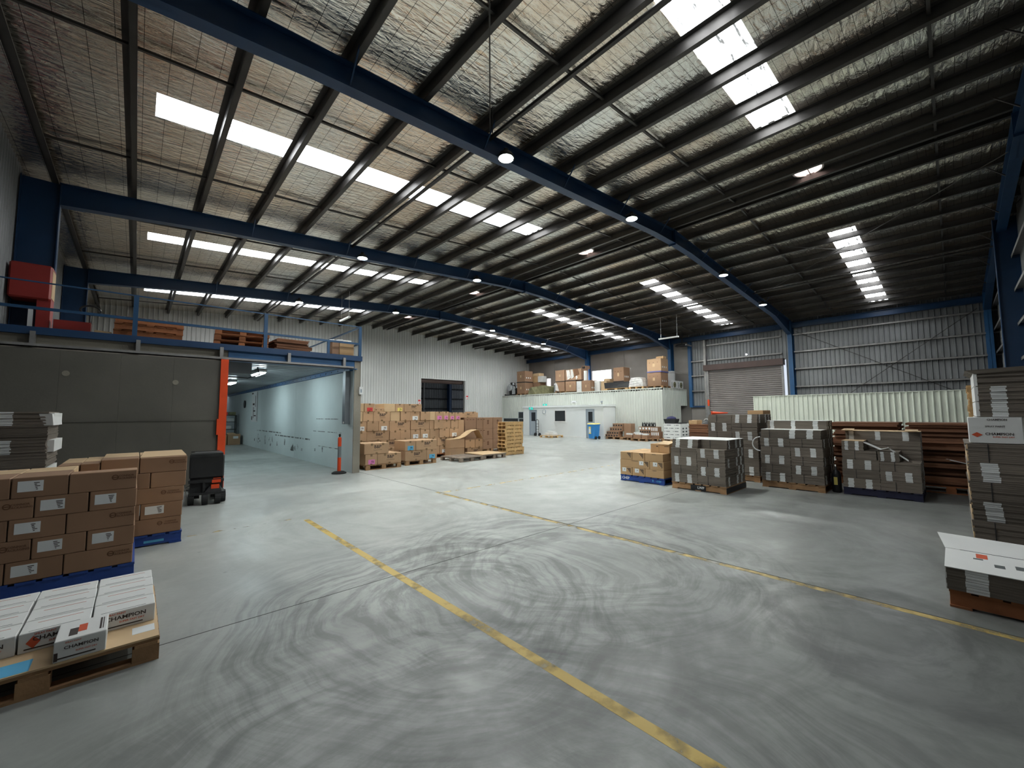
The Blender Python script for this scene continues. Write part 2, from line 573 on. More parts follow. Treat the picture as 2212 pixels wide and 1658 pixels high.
# ---- floor
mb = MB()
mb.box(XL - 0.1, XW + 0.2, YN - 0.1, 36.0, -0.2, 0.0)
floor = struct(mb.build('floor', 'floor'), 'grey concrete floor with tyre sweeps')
M('joint', (0.05, 0.05, 0.045), 0.9)
for a in [(XL, XW, 4.095, 4.103), (XL, XW, 18.2, 18.208)]:
    MB().box(a[0], a[1], a[2], a[3], -0.003, 0.0012).build('joint', 'joint', floor)
for a in [(4.935, 4.950, YN, 13.9), (14.4, 14.408, YN, YF), (20.2, 20.208, YN, YF)]:
    MB().box(a[0], a[1], a[2], a[3], -0.003, 0.0012).build('joint', 'joint', floor)
MB().box(2.07, 2.155, YN, 7.25, -0.002, 0.0010).build('painted_line', 'line_yellow', floor)
MB().box(4.855, 4.934, YN, 7.75, -0.002, 0.0010).build('painted_line', 'line_worn', floor)
MB().box(4.95, 11.5, 7.58, 7.66, -0.002, 0.0010).build('painted_line', 'line_faint', floor)
MB().box(-0.5, 2.07, 7.42, 7.50, -0.002, 0.0010).build('painted_line', 'line_faint', floor)

# ---- roof lining with openings for the translucent sheets
mb = MB()
ys = [YN - 0.05]
for a, b in SKY_Y:
    ys += [a, b]
ys.append(YF + 0.1)
xs = sorted(set([XL - 0.1, XW + 0.15, XR] + [q for p in SKY_X for q in p]))
for i in range(len(ys) - 1):
    for j in range(len(xs) - 1):
        if i % 2 == 1 and any(abs(xs[j] - p[0]) < 1e-6 for p in SKY_X):
            continue
        x0, x1, y0, y1 = xs[j], xs[j + 1], ys[i], ys[i + 1]
        mb.poly([(x0, y0, zs(x0)), (x0, y1, zs(x0)), (x1, y1, zs(x1)), (x1, y0, zs(x1))], [(0, 1, 2, 3)])
        mb.poly([(x0, y0, zs(x0) + .06), (x0, y1, zs(x0) + .06), (x1, y1, zs(x1) + .06), (x1, y0, zs(x1) + .06)], [(3, 2, 1, 0)])
ceiling = struct(mb.build('ceiling', 'foil'), 'silver foil roof lining with wire mesh between dark purlins')
for k, x in enumerate(PX):
    z = zp(x)
    s = 1 if x > XR else -1
    m_ = MB()
    m_.box(x - 0.004, x + 0.004, YN, YF, z, z + 0.2)
    m_.box(min(x, x + s * -0.085), max(x, x + s * -0.085), YN, YF, z, z + 0.006)
    m_.box(min(x, x + s * 0.085), max(x, x + s * 0.085), YN, YF, z + 0.194, z + 0.2)
    m_.box(x - s * 0.085 - 0.003, x - s * 0.085 + 0.003, YN, YF, z, z + 0.025)
    m_.build('purlin', 'purlin', ceiling)
for yb in [-0.1, 4.0, 7.7, 11.2, 14.75, 18.4, 21.75, 25.3]:        # bridging that ties the purlins together
    m_ = MB()
    for a, b in ((PX[0], XR), (XR, PX[-1])):
        m_.hexa([(a, yb - .022, zp(a) + .10), (b, yb - .022, zp(b) + .10), (b, yb + .022, zp(b) + .10), (a, yb + .022, zp(a) + .10),
                 (a, yb - .022, zp(a) + .14), (b, yb - .022, zp(b) + .14), (b, yb + .022, zp(b) + .14), (a, yb + .022, zp(a) + .14)])
    m_.build('bridging', 'purlin', ceiling)
for x in (4.98, 20.9):                                              # strut tubes beside a purlin
    MB().bar((x, YN, zp(x) - 0.02), (x, YF, zp(x) - 0.02), 0.045, 8).build('strut_tube', 'purlin', ceiling)
# roof cross bracing rods in the first bay
for a, b in (((13.6, 5.95), (21.9, -1.2)), ((21.3, 5.95), (14.3, -1.2)), ((4.95, 5.95), (-1.0, -1.2))):
    MB().bar((a[0], a[1], zp(a[0]) - 0.1), (b[0], b[1], zp(b[0]) - 0.1), 0.012, 6).build('bracing_rod', 'purlin', ceiling)

# ---- translucent roof sheets
n = 1
for yi, (y0, y1) in enumerate(SKY_Y):
    for xi, (x0, x1) in enumerate(SKY_X):
        w = empty('window_%d' % n, (0, 0, 0)); struct(w, 'translucent roof sheet letting in daylight, dotted with leaf litter'); n += 1
        cuts = [x0] + [p for p in PX if x0 < p < x1] + [x1]
        for a, b in zip(cuts[:-1], cuts[1:]):
            if b - a < 0.1:
                continue
            m_ = MB()
            k = 6                                               # ribs of the sheet run down the slope
            for q in range(k):
                ya = y0 + (y1 - y0) * q / k; yb = y0 + (y1 - y0) * (q + 1) / k
                h = 0.028 if q % 2 else 0.0
                m_.poly([(a, ya, zs(a) + h), (a, yb, zs(a) + h), (b, yb, zs(b) + h), (b, ya, zs(b) + h)], [(0, 1, 2, 3)])
                if q:
                    m_.poly([(a, ya, zs(a)), (a, ya, zs(a) + .028), (b, ya, zs(b) + .028), (b, ya, zs(b))], [(0, 1, 2, 3)])
            m_.build('pane', 'sky', w)
M('vent_white', (0.8, 0.74, 0.72), 0.5)
emit('vent_day', (1.0, 0.90, 0.87), 0.75)
for k, y in enumerate((2.16, 9.2, 16.25, 23.2)):
    v = empty('roof_vent', (12.38, y, zs(12.38) - 0.02))
    tag(v, 'round roof ventilator throat glowing with daylight at the ridge', 'roof vent', 'round vents along the ridge')
    m_ = MB(); m_.lathe([(0.33, -0.03), (0.33, 0.03), (0.29, 0.03), (0.29, -0.03), (0.33, -0.03)], n=28, caps=False); m_.build('collar', 'vent_white', v)
    m_ = MB(); m_.lathe([(0.29, 0.0), (0.0005, 0.0)], n=28); m_.build('throat', 'vent_day', v)
    MB().box(-0.29, 0.29, -0.012, 0.012, -0.02, -0.002).build('crossbar', 'vent_white', v)


# ---- portal frames
def rafter(y, xa, xb, za, zb, da, db, parent):
    """I-section between two stations: top at z, depth d"""
    m_ = MB()

    def pr(y0, y1, ta, tb, ha, hb):
        m_.hexa([(xa, y0, ta - ha), (xb, y0, tb - hb), (xb, y1, tb - hb), (xa, y1, ta - ha),
                 (xa, y0, ta), (xb, y0, tb), (xb, y1, tb), (xa, y1, ta)])
    pr(y - .006, y + .006, za, zb, da, db)
    pr(y - .105, y + .105, za, zb, .016, .016)
    pr(y - .105, y + .105, za - da + .016, zb - db + .016, .016, .016)
    return m_.build('rafter', 'blue', parent)


def column(x0, x1, y, z1, parent, w=0.21):
    m_ = MB()
    m_.box(x0, x1, y - .006, y + .006, 0, z1)
    m_.box(x0, x0 + .016, y - w / 2, y + w / 2, 0, z1)
    m_.box(x1 - .016, x1, y - w / 2, y + w / 2, 0, z1)
    m_.box(x0 - .03, x1 + .03, y - w / 2 - .03, y + w / 2 + .03, 0, .025)
    return m_.build('column', 'blue_bright' if x0 > 10 else 'blue', parent)


for k, y in enumerate([-1.28] + FR):
    fr = struct(empty('portal_frame', (0, 0, 0)), ['blue steel frame against the end wall sheeting', 'blue steel portal frame with four lamps, crossing the first bay',
                'blue steel portal frame over the mezzanine edge', 'blue steel portal frame next to the white end wall'][k])
    fr['category'] = 'steel frame'
    D = 0.40
    for (xa, xb, da, db) in ((-1.45, 1.6, D + .10, D), (1.6, 11.6, D, D), (11.6, XR, D, D + .06), (XR, 14.1, D + .06, D), (14.1, 24.0, D, D), (24.0, 26.95, D, D + .40)):
        rafter(y, xa, xb, zp(xa), zp(xb), da, db, fr)
    column(-2.0, -1.42, y, zp(-1.5), fr)
    column(26.88, 27.36, y, zp(26.9), fr)
    MB().box(XR - .012, XR + .012, y - .12, y + .12, zp(XR) - D - .12, zp(XR)).build('apex_plate', 'blue', fr)
    for i, x in enumerate(PX):
        if i % 2 == 1 and 0 < x < 26 and abs(x - XR) > 0.6:
            for s in (-1, 1):
                MB().bar((x, y + s * .05, zp(x) - D + .03), (x, y + s * .42, zp(x) + .05), .016, 4).build('fly_brace', 'blue' if k else 'purlin', fr)

# gable columns and eave beams
for x in (18.6,):
    g_ = struct(empty('gable_column', (x, -1.36, 0)), 'blue steel gable post against the sheeted end wall'); g_['category'] = 'steel column'
    m_ = MB(); m_.box(-.1, .1, -.24, -.224, 0, zp(x)); m_.box(-.1, .1, .224, .24, 0, zp(x)); m_.box(-.006, .006, -.24, .24, 0, zp(x))
    m_.build('post', 'blue', g_)
for (y0, y1) in ((-1.2, 5.9), (6.1, 13.0), (13.15, 20.05), (20.25, YF)):
    for x, nm in ((27.1, 'eave_beam'),):
        m_ = MB(); m_.box(x - .1, x + .1, y0, y1, 6.42, 6.436); m_.box(x - .1, x + .1, y0, y1, 6.70, 6.716); m_.box(x - .006, x + .006, y0, y1, 6.42, 6.716)
        e_ = struct(m_.build(nm, 'blue'), 'dark blue eave beam along the wall head')


# ---- corrugated sheets
def sheet_strip(m_, u0, u1, zb, zt, pitch=0.19, dep=0.03):
    """ribbed sheet in local u (width), profile towards -v; zb/zt callables of u"""
    n_ = max(1, round((u1 - u0) / pitch))
    pr = []
    for i in range(n_):
        a = u0 + (u1 - u0) * i / n_
        p = (u1 - u0) / n_
        for f, d in ((0.0, 0), (0.66, 0), (0.76, dep), (0.90, dep)):
            pr.append((a + f * p, d))
    pr.append((u1, 0))
    return pr


def ribbed(name, parent, mat, axis, plane, sign, u0, u1, zb, zt, pitch=0.19, dep=0.042):
    """axis 'x': sheet runs along X at y=plane; axis 'y': along Y at x=plane. sign: direction the ribs stand out"""
    zb_ = zb if callable(zb) else (lambda u: zb)
    zt_ = zt if callable(zt) else (lambda u: zt)
    pts = []; fs = []
    pr = sheet_strip(None, u0, u1, zb, zt, pitch, dep)
    for u, d in pr:
        for z in (zb_(u), zt_(u)):
            pts.append((u, plane + sign * d, z) if axis == 'x' else (plane + sign * d, u, z))
    for i in range(len(pr) - 1):
        fs.append((2 * i, 2 * i + 2, 2 * i + 3, 2 * i + 1))
    return MB().poly(pts, fs).build(name, mat, parent)


def sheets(parent, mat, axis, plane, sign, u0, u1, zb, zt, width=0.76, name='cladding_sheet', pitch=0.19, dep=0.042):
    n_ = max(1, round((u1 - u0) / width))
    for i in range(n_):
        a = u0 + (u1 - u0) * i / n_; b = u0 + (u1 - u0) * (i + 1) / n_
        ribbed(name, parent, mat, axis, plane - sign * 0.002 * (i % 2), sign, a, b, zb, zt, pitch, dep)


wall_far = struct(empty('wall_far'), 'white ribbed steel end wall with a wide doorway')
OX0, OX1, OZ = 15.77, 19.90, 4.42
sheets(wall_far, 'white_sheet', 'x', YF, -1, XL, 4.95, 3.3, zs)
sheets(wall_far, 'white_sheet', 'x', YF, -1, 4.95, OX0, 0.0, zs)
sheets(wall_far, 'white_sheet', 'x', YF, -1, OX0, OX1, OZ, zs)
sheets(wall_far, 'white_sheet', 'x', YF, -1, OX1, XW, 0.0, zs)
MB().box(XL, XW, YF + .04, YF + .05, 6.0, 6.05).build('girt', 'galv', wall_far)
m_ = MB(); m_.box(OX0 - .06, OX0, YF - .06, YF + .25, 0, OZ); m_.box(OX1, OX1 + .06, YF - .06, YF + .25, 0, OZ); m_.box(OX0 - .06, OX1 + .06, YF - .06, YF + .25, OZ, OZ + .05)
m_.build('door_frame', 'plastic_white', wall_far)
d_ = struct(empty('door_1'), 'dark doorway with its shutter rolled up in the white end wall')
MB().bar((OX0, YF + .45, OZ - .1), (OX1, YF + .45, OZ - .1), .2, 14).build('shutter_roll', 'roller_brown', d_)
for x in (OX0 + .03, OX1 - .03):
    MB().box(x - .03, x + .03, YF + .1, YF + .18, 0, OZ).build('guide_rail', 'galv', d_)

# yard shed seen through the doorway
wall_outer = struct(empty('wall_outer'), 'grey sheeted wall of the shed beyond the doorway')
sheets(wall_outer, 'raw_sheet', 'x', 33.6, -1, 12.0, 32.0, 0.0, 6.2, 1.52)
for z in (1.2, 2.15, 3.1, 4.05, 5.0):
    MB().box(12, 32, 33.42, 33.55, z, z + .1).build('girt', 'black_matt', wall_outer)
MB().box(22.3, 22.55, 33.1, 33.5, 0, 6.0).build('post', 'blue', wall_outer)
MB().box(19.6, 19.72, 33.35, 33.5, 0, 6.0).build('post', 'galv', wall_outer)
roof_outer = struct(MB().box(11.5, 33, 28.6, 34.5, 6.2, 6.3).build('roof_outer', 'raw_sheet'), 'shed roof beyond the doorway')
ground_outer = struct(MB().box(-6, 40, YF + .2, 48, -.25, -.02).build('ground_outer', 'concrete'), 'yard slab outside')
extra = struct(MB().box(10.5, 10.7, YF + .1, 34, 0, 6).build('wall_yard', 'raw_sheet'), 'shed side wall')

# ---- right wall
wall_right = struct(empty('wall_right'), 'side wall of concrete panels and ribbed sheeting on girts')
W1 = (24.50, 25.0, 3.6, 4.86); W2 = (18.10, 19.95, 3.8, 5.14)
CX0, CX1 = 27.40, 27.55


def panel(y0, y1, z0, z1):
    return MB().box(CX0, CX1, y0 + .008, y1 - .008, z0, z1).build('concrete_panel', 'concrete', wall_right)


panel(24.0, W1[0], 0, 7.0); panel(W1[1], YF, 0, 7.0); panel(W1[0] - .02, W1[1] + .02, 0, W1[2]); panel(W1[0] - .02, W1[1] + .02, W1[3], 7.0)
panel(20.45, 24.0, 0, 7.0)
panel(W2[1], 20.45, 0, 7.0); panel(W2[0] - .02, W2[1] + .02, 0, W2[2]); panel(W2[0] - .02, W2[1] + .02, W2[3], 7.0); panel(16.9, W2[0], 0, 7.0)
panel(13.4, 16.9, 0, 7.0); panel(11.9, 13.4, 0, 7.0)
panel(10.85, 11.9, 0, 2.05)
n = 9
for w in (W1, W2):
    wo = struct(empty('window_%d' % n), 'bright window in the concrete wall above the office'); n += 1
    MB().box(27.5, 27.51, w[0], w[1], w[2], w[3]).build('pane', 'window_day', wo)
    m_ = MB(); m_.box(27.46, 27.52, w[0], w[0] + .04, w[2], w[3]); m_.box(27.46, 27.52, w[1] - .04, w[1], w[2], w[3]); m_.box(27.46, 27.52, w[0], w[1], w[2], w[2] + .04); m_.box(27.46, 27.52, w[0], w[1], w[3] - .04, w[3])
    m_.build('frame', 'plastic_white', wo)
zt_r = lambda u: zs(XW)
sheets(wall_right, 'raw_sheet', 'y', XW, -1, 10.85, 11.9, 2.05, zt_r)
sheets(wall_right, 'raw_sheet', 'y', XW, -1, 6.35, 10.85, 4.7, zt_r)
sheets(wall_right, 'raw_sheet', 'y', XW, -1, YN, 6.35, 0.0, zt_r)
for z in (3.13, 4.13, 5.1, 6.08):
    for (a, b) in ((YN, 5.9), (10.85, 11.75)):
        if a > 0 and z > 6:
            continue
        MB().box(27.22, 27.40, a, b, z, z + .012).build('girt', 'galv', wall_right)
        MB().box(27.22, 27.235, a, b, z - .07, z + .012).build('girt', 'galv', wall_right)
for z in (5.1, 6.08):
    MB().box(27.25, 27.40, 6.5, 10.7, z - .07, z + .012).build('girt', 'galv', wall_right)
MB().box(27.2, 27.42, 11.72, 11.92, 2.02, 6.6).build('post', 'blue_bright', wall_right)
MB().box(27.22, 27.4, 10.9, 11.75, 2.02, 2.12).build('girt', 'blue', wall_right)
MB().box(27.2, 27.42, 10.76, 10.9, 0, 6.6).build('post', 'galv', wall_right)
for (a, b) in (((27.18, 5.75, 6.2), (27.18, -1.0, 2.05)), ((27.16, -1.0, 6.2), (27.16, 5.75, 0.9))):
    MB().bar(a, b, .014, 6).build('bracing_rod', 'purlin', wall_right)

door_2 = struct(empty('door_2'), 'closed grey steel roller door in the sheeted wall')
zz = 0.0
k = 0
while zz < 4.36:
    m_ = MB()
    pts = []
    for i in range(5):
        a = i / 4
        pts += [(27.20 + .04 * (1 - math.sin(a * math.pi)), 6.55, zz + a * .118), (27.20 + .04 * (1 - math.sin(a * math.pi)), 10.62, zz + a * .118)]
    m_.poly(pts, [(2 * i, 2 * i + 1, 2 * i + 3, 2 * i + 2) for i in range(4)])
    m_.build('slat', 'roller', door_2)
    zz += .12; k += 1
MB().box(26.95, 27.40, 6.40, 10.85, 4.38, 4.74).build('roll_housing', 'roller_brown', door_2)
for y in (6.50, 10.66):
    MB().box(27.15, 27.28, y - .05, y + .05, 0, 4.4).build('guide_rail', 'galv', door_2)
MB().box(27.12, 27.15, 10.60, 10.72, 2.1, 2.5).build('marker', 'orange', door_2)

m_ = MB(); m_.poly([(27.37, 8.42, 5.16), (27.37, 8.42, 5.27), (27.37, 8.32, 5.215)], [(0, 1, 2)]); m_.build('light_gap', 'window_day', wall_right)

# ---- near end wall and left wall
wall_near = struct(empty('wall_near'), 'ribbed end wall with girts and blue posts')
sheets(wall_near, 'raw_sheet', 'x', YN, 1, XL, XW, 0.0, zs, 1.52)
for z in (1.2, 2.2, 3.2, 4.2, 5.2, 6.2):
    MB().box(XL, XW, YN + .03, YN + .2, z, z + .012).build('girt', 'galv', wall_near)
    MB().box(XL, XW, YN + .19, YN + .2, z - .08, z + .012).build('girt', 'galv', wall_near)
wall_left = struct(empty('wall_left'), 'ribbed side wall behind the blue columns')
sheets(wall_left, 'raw_sheet', 'y', XL, 1, YN, 35.0, 0.0, lambda u: zs(XL), 1.52)
for z in (1.2, 2.4, 3.7, 4.7, 5.7):
    MB().box(XL - .06, XL + .02, YN, YF, z, z + .012).build('girt', 'galv', wall_left)

# ---- high bay lamps along the frames
LX = [(5.25, 10.0, 16.75, 21.6)] * 3
for k, y in enumerate(FR):
    for i, x in enumerate(LX[k]):
        zz = zp(x) - 0.40
        l = empty('high_bay_lamp', (x, y - 0.19, zz - 0.03))
        tag(l, 'round LED high bay lamp, lit, under the blue frame ' + ['of the first bay', 'above the mezzanine edge', 'next to the white end wall'][k], 'lamp', 'high bay lamps of frame %d' % (k + 1))
        m_ = MB(); m_.lathe([(0.05, .20), (0.06, .12), (0.13, .10), (0.17, .03), (0.17, 0.0), (0.15, 0.0), (0.13, .012)], n=18); m_.build('housing', 'black', l)
        m_ = MB(); m_.lathe([(0.148, .004), (0.0005, .004)], n=18); m_.build('lens', 'led', l)
        MB().box(-.03, .03, 0, .185, .15, .18).build('bracket', 'galv', l)

# ================================================================== MEZZANINE ROOM (far left)
YM = 11.98
mez = struct(empty('mezzanine'), 'blue steel edged mezzanine over a concrete store room')
MB().box(XL, 4.86, YM, 27.2, 3.30, 3.43).build('deck', 'concrete_raw', mez)
MB().box(XL, 4.90, YM - .10, YM + .02, 3.285, 3.43).build('edge_beam', 'blue', mez)
m_ = MB(); m_.box(1.60, 4.76, YM - .02, YM + .01, 3.04, 3.30); m_.box(1.60, 4.76, YM - .09, YM + .09, 3.03, 3.05); m_.build('lintel_beam', 'blue_bright', mez)
# ribbed metal deck seen from below
for i in range(46):
    a = YM + .1 + i * 0.48
    m_ = MB()
    m_.poly([(XL, a, 3.12), (4.70, a, 3.12), (4.70, a + .26, 3.12), (XL, a + .26, 3.12), (XL, a + .32, 3.18), (4.70, a + .32, 3.18), (4.70, a + .42, 3.18), (XL, a + .42, 3.18), (XL, a + .48, 3.12), (4.70, a + .48, 3.12)],
            [(0, 3, 2, 1), (3, 4, 5, 2), (4, 7, 6, 5), (7, 8, 9, 6)])
    m_.build('deck_sheet', 'deck_under', mez)
# ledger angle along the white wall with bolts
m_ = MB(); m_.box(4.60, 4.70, YM + .1, 34, 3.00, 3.12); m_.build('ledger', 'blue_bright', mez)
for i in range(34):
    MB().bar((4.59, YM + .5 + i * .55, 3.06), (4.61, YM + .5 + i * .55, 3.06), .022, 6).build('bolt', 'black', mez)

wall_mid = struct(empty('wall_store'), 'white painted concrete wall of the store room, scuffed near the floor')
for i, (a, b) in enumerate(((YM, 17.9), (17.915, 23.9), (23.915, 29.9), (29.915, 35))):
    m_ = MB(); m_.box(4.70, 4.71, a, b, 0, 3.28); m_.build('painted_face', 'room_white', wall_mid)
    m_ = MB(); m_.box(4.71, 4.90, a, b if i else b, 0, 3.28); m_.build('concrete_panel', 'concrete_raw', wall_mid)
MB().box(4.70, 4.905, YM - .03, YM, 0, 3.28).build('end_face', 'concrete_raw', wall_mid)
random.seed(3)
for i in range(26):                                   # rubs and black smudges along the wall foot
    y = 13.6 + random.random() ** 0.8 * 12
    z = 0.25 + random.random() * .22
    w = .05 + random.random() * .16
    MB().box(4.698, 4.701, y, y + w, z, z + .06 + random.random() * .22).build('scuff', 'scuff_worn', wall_mid)
for (y0, y1, z, h) in ((13.0, 15.2, .62, .02), (12.9, 15.6, 1.12, .02), (13.2, 15.3, 1.55, .02), (15.9, 21.0, .78, .05), (20, 25, .9, .05)):
    MB().box(4.698, 4.701, y0, y1, z, z + h).build('scuff', 'scuff_worn', wall_mid)
MB().box(XL, 4.7, 34.8, 35.0, 0, 3.3).build('back_panel', 'room_white', wall_mid)
MB().box(4.55, 4.70, 12.25, 12.45, 1.48, 3.0).build('post', 'deck_under', wall_mid)

# concrete front of the room and its sliding door
wall_front = struct(empty('wall_store_front'), 'raw concrete front of the store room')
MB().box(XL, 1.60, YM, YM + .18, 0, 3.29).build('concrete_panel', 'concrete_raw', wall_front)
m_ = MB()
m_.box(XL, 4.62, 11.80, 11.88, 3.03, 3.05); m_.box(XL, 4.62, 11.80, 11.81, 3.03, 3.10)
rail = struct(m_.build('trim_1', 'galv'), 'galvanised sliding door track under the blue beam')
for x in (-1.52, -0.03, 1.45, 2.92, 4.36):
    MB().box(x - .035, x + .035, 11.83, 11.96, 3.05, 3.34).build('hanger', 'galv', rail)
door_3 = struct(empty('door_3'), 'dark grey sheeted sliding door with an orange leading edge')
for i in range(4):
    a = -2.0 + i * .86; b = a + .858
    for z0, z1 in ((0.03, 1.60), (1.602, 3.0)):
        MB().box(a, b, 11.80, 11.90, z0, z1).build('door_panel', 'door_grey', door_3)
MB().box(XL, 1.44, 11.785, 11.80, 1.585, 1.60).build('seam_strip', 'door_grey', door_3)
m_ = MB(); m_.box(1.435, 1.585, 11.74, 11.92, 0.02, 3.04); m_.build('leading_stile', 'orange', door_3)
MB().box(1.40, 1.435, 11.72, 11.80, 1.25, 1.62).build('handle', 'orange', door_3)
for (x, z) in ((-1.05, 2.55), (0.62, 2.45)):
    m_ = MB(); m_.lathe([(0.055, -.006), (0.05, 0.0)], (x, 11.797, z), 14, 'y'); m_.build('cap', 'concrete_raw', door_3)

# room fittings
for y in (14.9, 19.9):
    f = empty('fluorescent_batten', (2.80, y, 3.0)); tag(f, 'lit fluorescent batten under the mezzanine, ' + ('by the doorway' if y < 16 else 'deeper in the store room'), 'lamp')
    MB().box(-.10, .10, -.62, .62, .02, .10).build('housing', 'plastic_white', f)
    m_ = MB(); m_.bar((-.05, -.60, 0), (-.05, .60, 0), .03, 8); m_.bar((.05, -.60, 0), (.05, .60, 0), .03, 8); m_.build('tube', 'tube', f)
for y in (26.0,):
    f = empty('fluorescent_batten', (1.0, y, 3.0)); tag(f, 'lit fluorescent batten far back in the store room', 'lamp')
    MB().box(-.10, .10, -.62, .62, .02, .10).build('housing', 'plastic_white', f)
    m_ = MB(); m_.bar((-.05, -.60, 0), (-.05, .60, 0), .03, 8); m_.bar((.05, -.60, 0), (.05, .60, 0), .03, 8); m_.build('tube', 'tube', f)
duct = empty('cable_duct_box', (1.95, 12.9, 2.81)); tag(duct, 'grey sheet metal box fixed under the mezzanine beside the orange door edge', 'duct')
MB().box(-.28, .28, -.2, .5, 0, .30).build('body', 'deck_under', duct)
MB().path([(-.3, 0, -.08), (.25, .1, -.10), (.6, .5, .05), (.62, .9, .28)], .015).build('cable', 'black', duct)
wn = empty('wall_notice', (4.695, 25.6, 1.35)); tag(wn, 'tall white notice sheet with black graphic on the store room wall', 'notice')
MB().box(-.006, 0, -.75, .75, 0, 1.65).build('sheet', 'paper', wn)
for (a, b, z0, z1) in ((-.70, -.62, .05, 1.6), (-.4, .1, .3, .36), (-.2, .3, .55, .62), (.0, .45, .9, 1.0), (.2, .3, .2, .8), (-.3, -.2, .8, 1.4), (.35, .7, 1.5, 1.58), (.5, .7, .1, .3)):
    MB().box(-.008, -.005, a, b, z0, z1).build('graphic', 'print', wn)
wc = empty('round_gauge', (4.69, 28.2, 2.35)); tag(wc, 'round black gauge on the store room wall beyond the notice', 'gauge')
m_ = MB(); m_.lathe([(0.22, 0), (0.22, -.05), (0.18, -.06)], n=16, axis='x'); m_.build('case', 'black', wc)
sb = empty('switch_box', (4.88, 11.93, 2.30)); tag(sb, 'small white switch box on the concrete wall end', 'switch box')
MB().box(-.05, .06, -.05, .02, 0, .22).build('case', 'plastic_white', sb)
MB().box(-.02, .02, -.056, -.05, .05, .15).build('rocker', 'grey_frame', sb)
MB().bar((-.0, -.02, .22), (-.0, -.02, .98), .012, 6).build('conduit', 'plastic_white', sb)
cp = empty('conduit_box', (4.60, 12.30, 1.42)); tag(cp, 'grey conduit ending in a box on the white wall near the bollard', 'conduit')
MB().box(-.06, .08, -.1, .12, 0, .09).build('case', 'deck_under', cp)
m_ = MB(); m_.lathe([(0.03, 0), (0.028, -.02)], (-.06, -.02, .045), 10, 'x'); m_.build('gauge', 'plastic_white', cp)

# guard rail of the mezzanine
gr = empty('guard_rail', (0, YM - .04, 3.43)); tag(gr, 'blue steel guard rail along the mezzanine edge', 'railing')
for x in (-0.10, 2.37, 4.84):
    MB().box(x - .04, x + .04, -.03, .03, -.14 if x > 4 else 0, .90).build('post', 'blue_rail', gr)
MB().box(3.90, 3.97, -.025, .025, 0, .40).build('post', 'blue_rail', gr)
MB().box(XL, 4.84, -.02, .02, .345, .40).build('rail', 'blue_rail', gr)
MB().box(XL, 4.84, -.012, .012, .875, .90).build('rail', 'blue_rail', gr)
for z in (.37, .88):
    MB().box(4.82, 4.86, 0, 12.5, z - .02, z + .02).build('rail', 'blue_rail', gr)
for y in (2.5, 5.0, 7.5, 10.0):
    MB().box(4.81, 4.87, y - .03, y + .03, 0, .90).build('post', 'blue_rail', gr)

# ================================================================== OFFICE BLOCK (along the right wall)
XO, XS = 24.0, 22.6
Y0, Y1 = 12.2, YF
wall_office = struct(empty('wall_office'), 'pale ribbed two storey office block with a flat store deck')
sheets(wall_office, 'office_sheet', 'y', XO, -1, Y0, Y1, 0.0, 3.25, 0.76, pitch=.19, dep=.032)
sheets(wall_office, 'office_sheet', 'x', Y0, -1, XO, 26.45, 0.0, 3.25, 0.76, pitch=.19, dep=.032)
sheets(wall_office, 'office_sheet', 'x', Y0, -1, 26.45, 27.40, 2.13, 3.25, 0.76, pitch=.19, dep=.032)
MB().box(XO, XW, Y0, Y1, 3.12, 3.25).build('deck', 'concrete_raw', wall_office)
MB().box(XO - .03, XO, Y0, Y1, 3.20, 3.265).build('edge_trim', 'office_sheet', wall_office)
MB().box(26.4, 26.5, Y0, 16, 0, 3.2).build('side_panel', 'office_sheet', wall_office)
wall_low = struct(empty('wall_low_office'), 'low white office with two grey doors and a dark window')
YA, YB_ = 15.68, 23.06


def low_front(y0, y1, z0, z1):
    MB().box(XS, XS + .08, y0, y1, z0, z1).build('wall_panel', 'office_white', wall_low)


DO = [(16.32, 17.02), (21.66, 22.46)]; WI = (18.84, 19.83)
low_front(YA, DO[0][0], 0, 2.12); low_front(DO[0][1], WI[0], 0, 2.12); low_front(WI[1], DO[1][0], 0, 2.12); low_front(DO[1][1], YB_, 0, 2.12)
for d in DO:
    low_front(d[0], d[1], 1.96, 2.12)
low_front(WI[0], WI[1], 0, 1.12); low_front(WI[0], WI[1], 1.88, 2.12)
MB().box(XS, XO, YA - .08, YA, 0, 2.12).build('wall_panel', 'office_white', wall_low)
MB().box(XS, XO, YB_, YB_ + .08, 0, 2.12).build('wall_panel', 'office_white', wall_low)
m_ = MB(); m_.box(XS - .06, XO, YA - .14, YB_ + .1, 2.12, 2.26); m_.build('fascia', 'office_white', wall_low)
MB().box(XS - .02, XS, DO[0][1], DO[1][0], 0, .10).build('skirting', 'plastic_white', wall_low)
for i, d in enumerate(DO):
    dr = struct(empty('door_%d' % (4 + i)), 'grey half glazed office door ' + ('behind the blue bin' if i == 0 else 'beside the hand truck'))
    m_ = MB(); m_.box(XS - .02, XS + .08, d[0], d[0] + .05, 0, 1.96); m_.box(XS - .02, XS + .08, d[1] - .05, d[1], 0, 1.96); m_.box(XS - .02, XS + .08, d[0], d[1], 1.91, 1.96); m_.build('frame', 'grey_frame', dr)
    m_ = MB(); m_.box(XS + .02, XS + .06, d[0] + .05, d[1] - .05, .02, 1.10); m_.box(XS + .02, XS + .06, d[0] + .05, d[1] - .05, 1.78, 1.91); m_.box(XS + .02, XS + .06, d[0] + .05, d[0] + .17, 1.1, 1.78); m_.box(XS + .02, XS + .06, d[1] - .17, d[1] - .05, 1.1, 1.78)
    lf = m_.build('leaf', 'grey_door', dr)
    MB().box(XS + .035, XS + .045, d[0] + .17, d[1] - .17, 1.10, 1.78).build('pane', 'dark_glass', lf)
    MB().bar((XS - .03, d[0] + .12, .98), (XS - .03, d[0] + .24, .98), .012, 6).build('handle', 'chrome', lf)
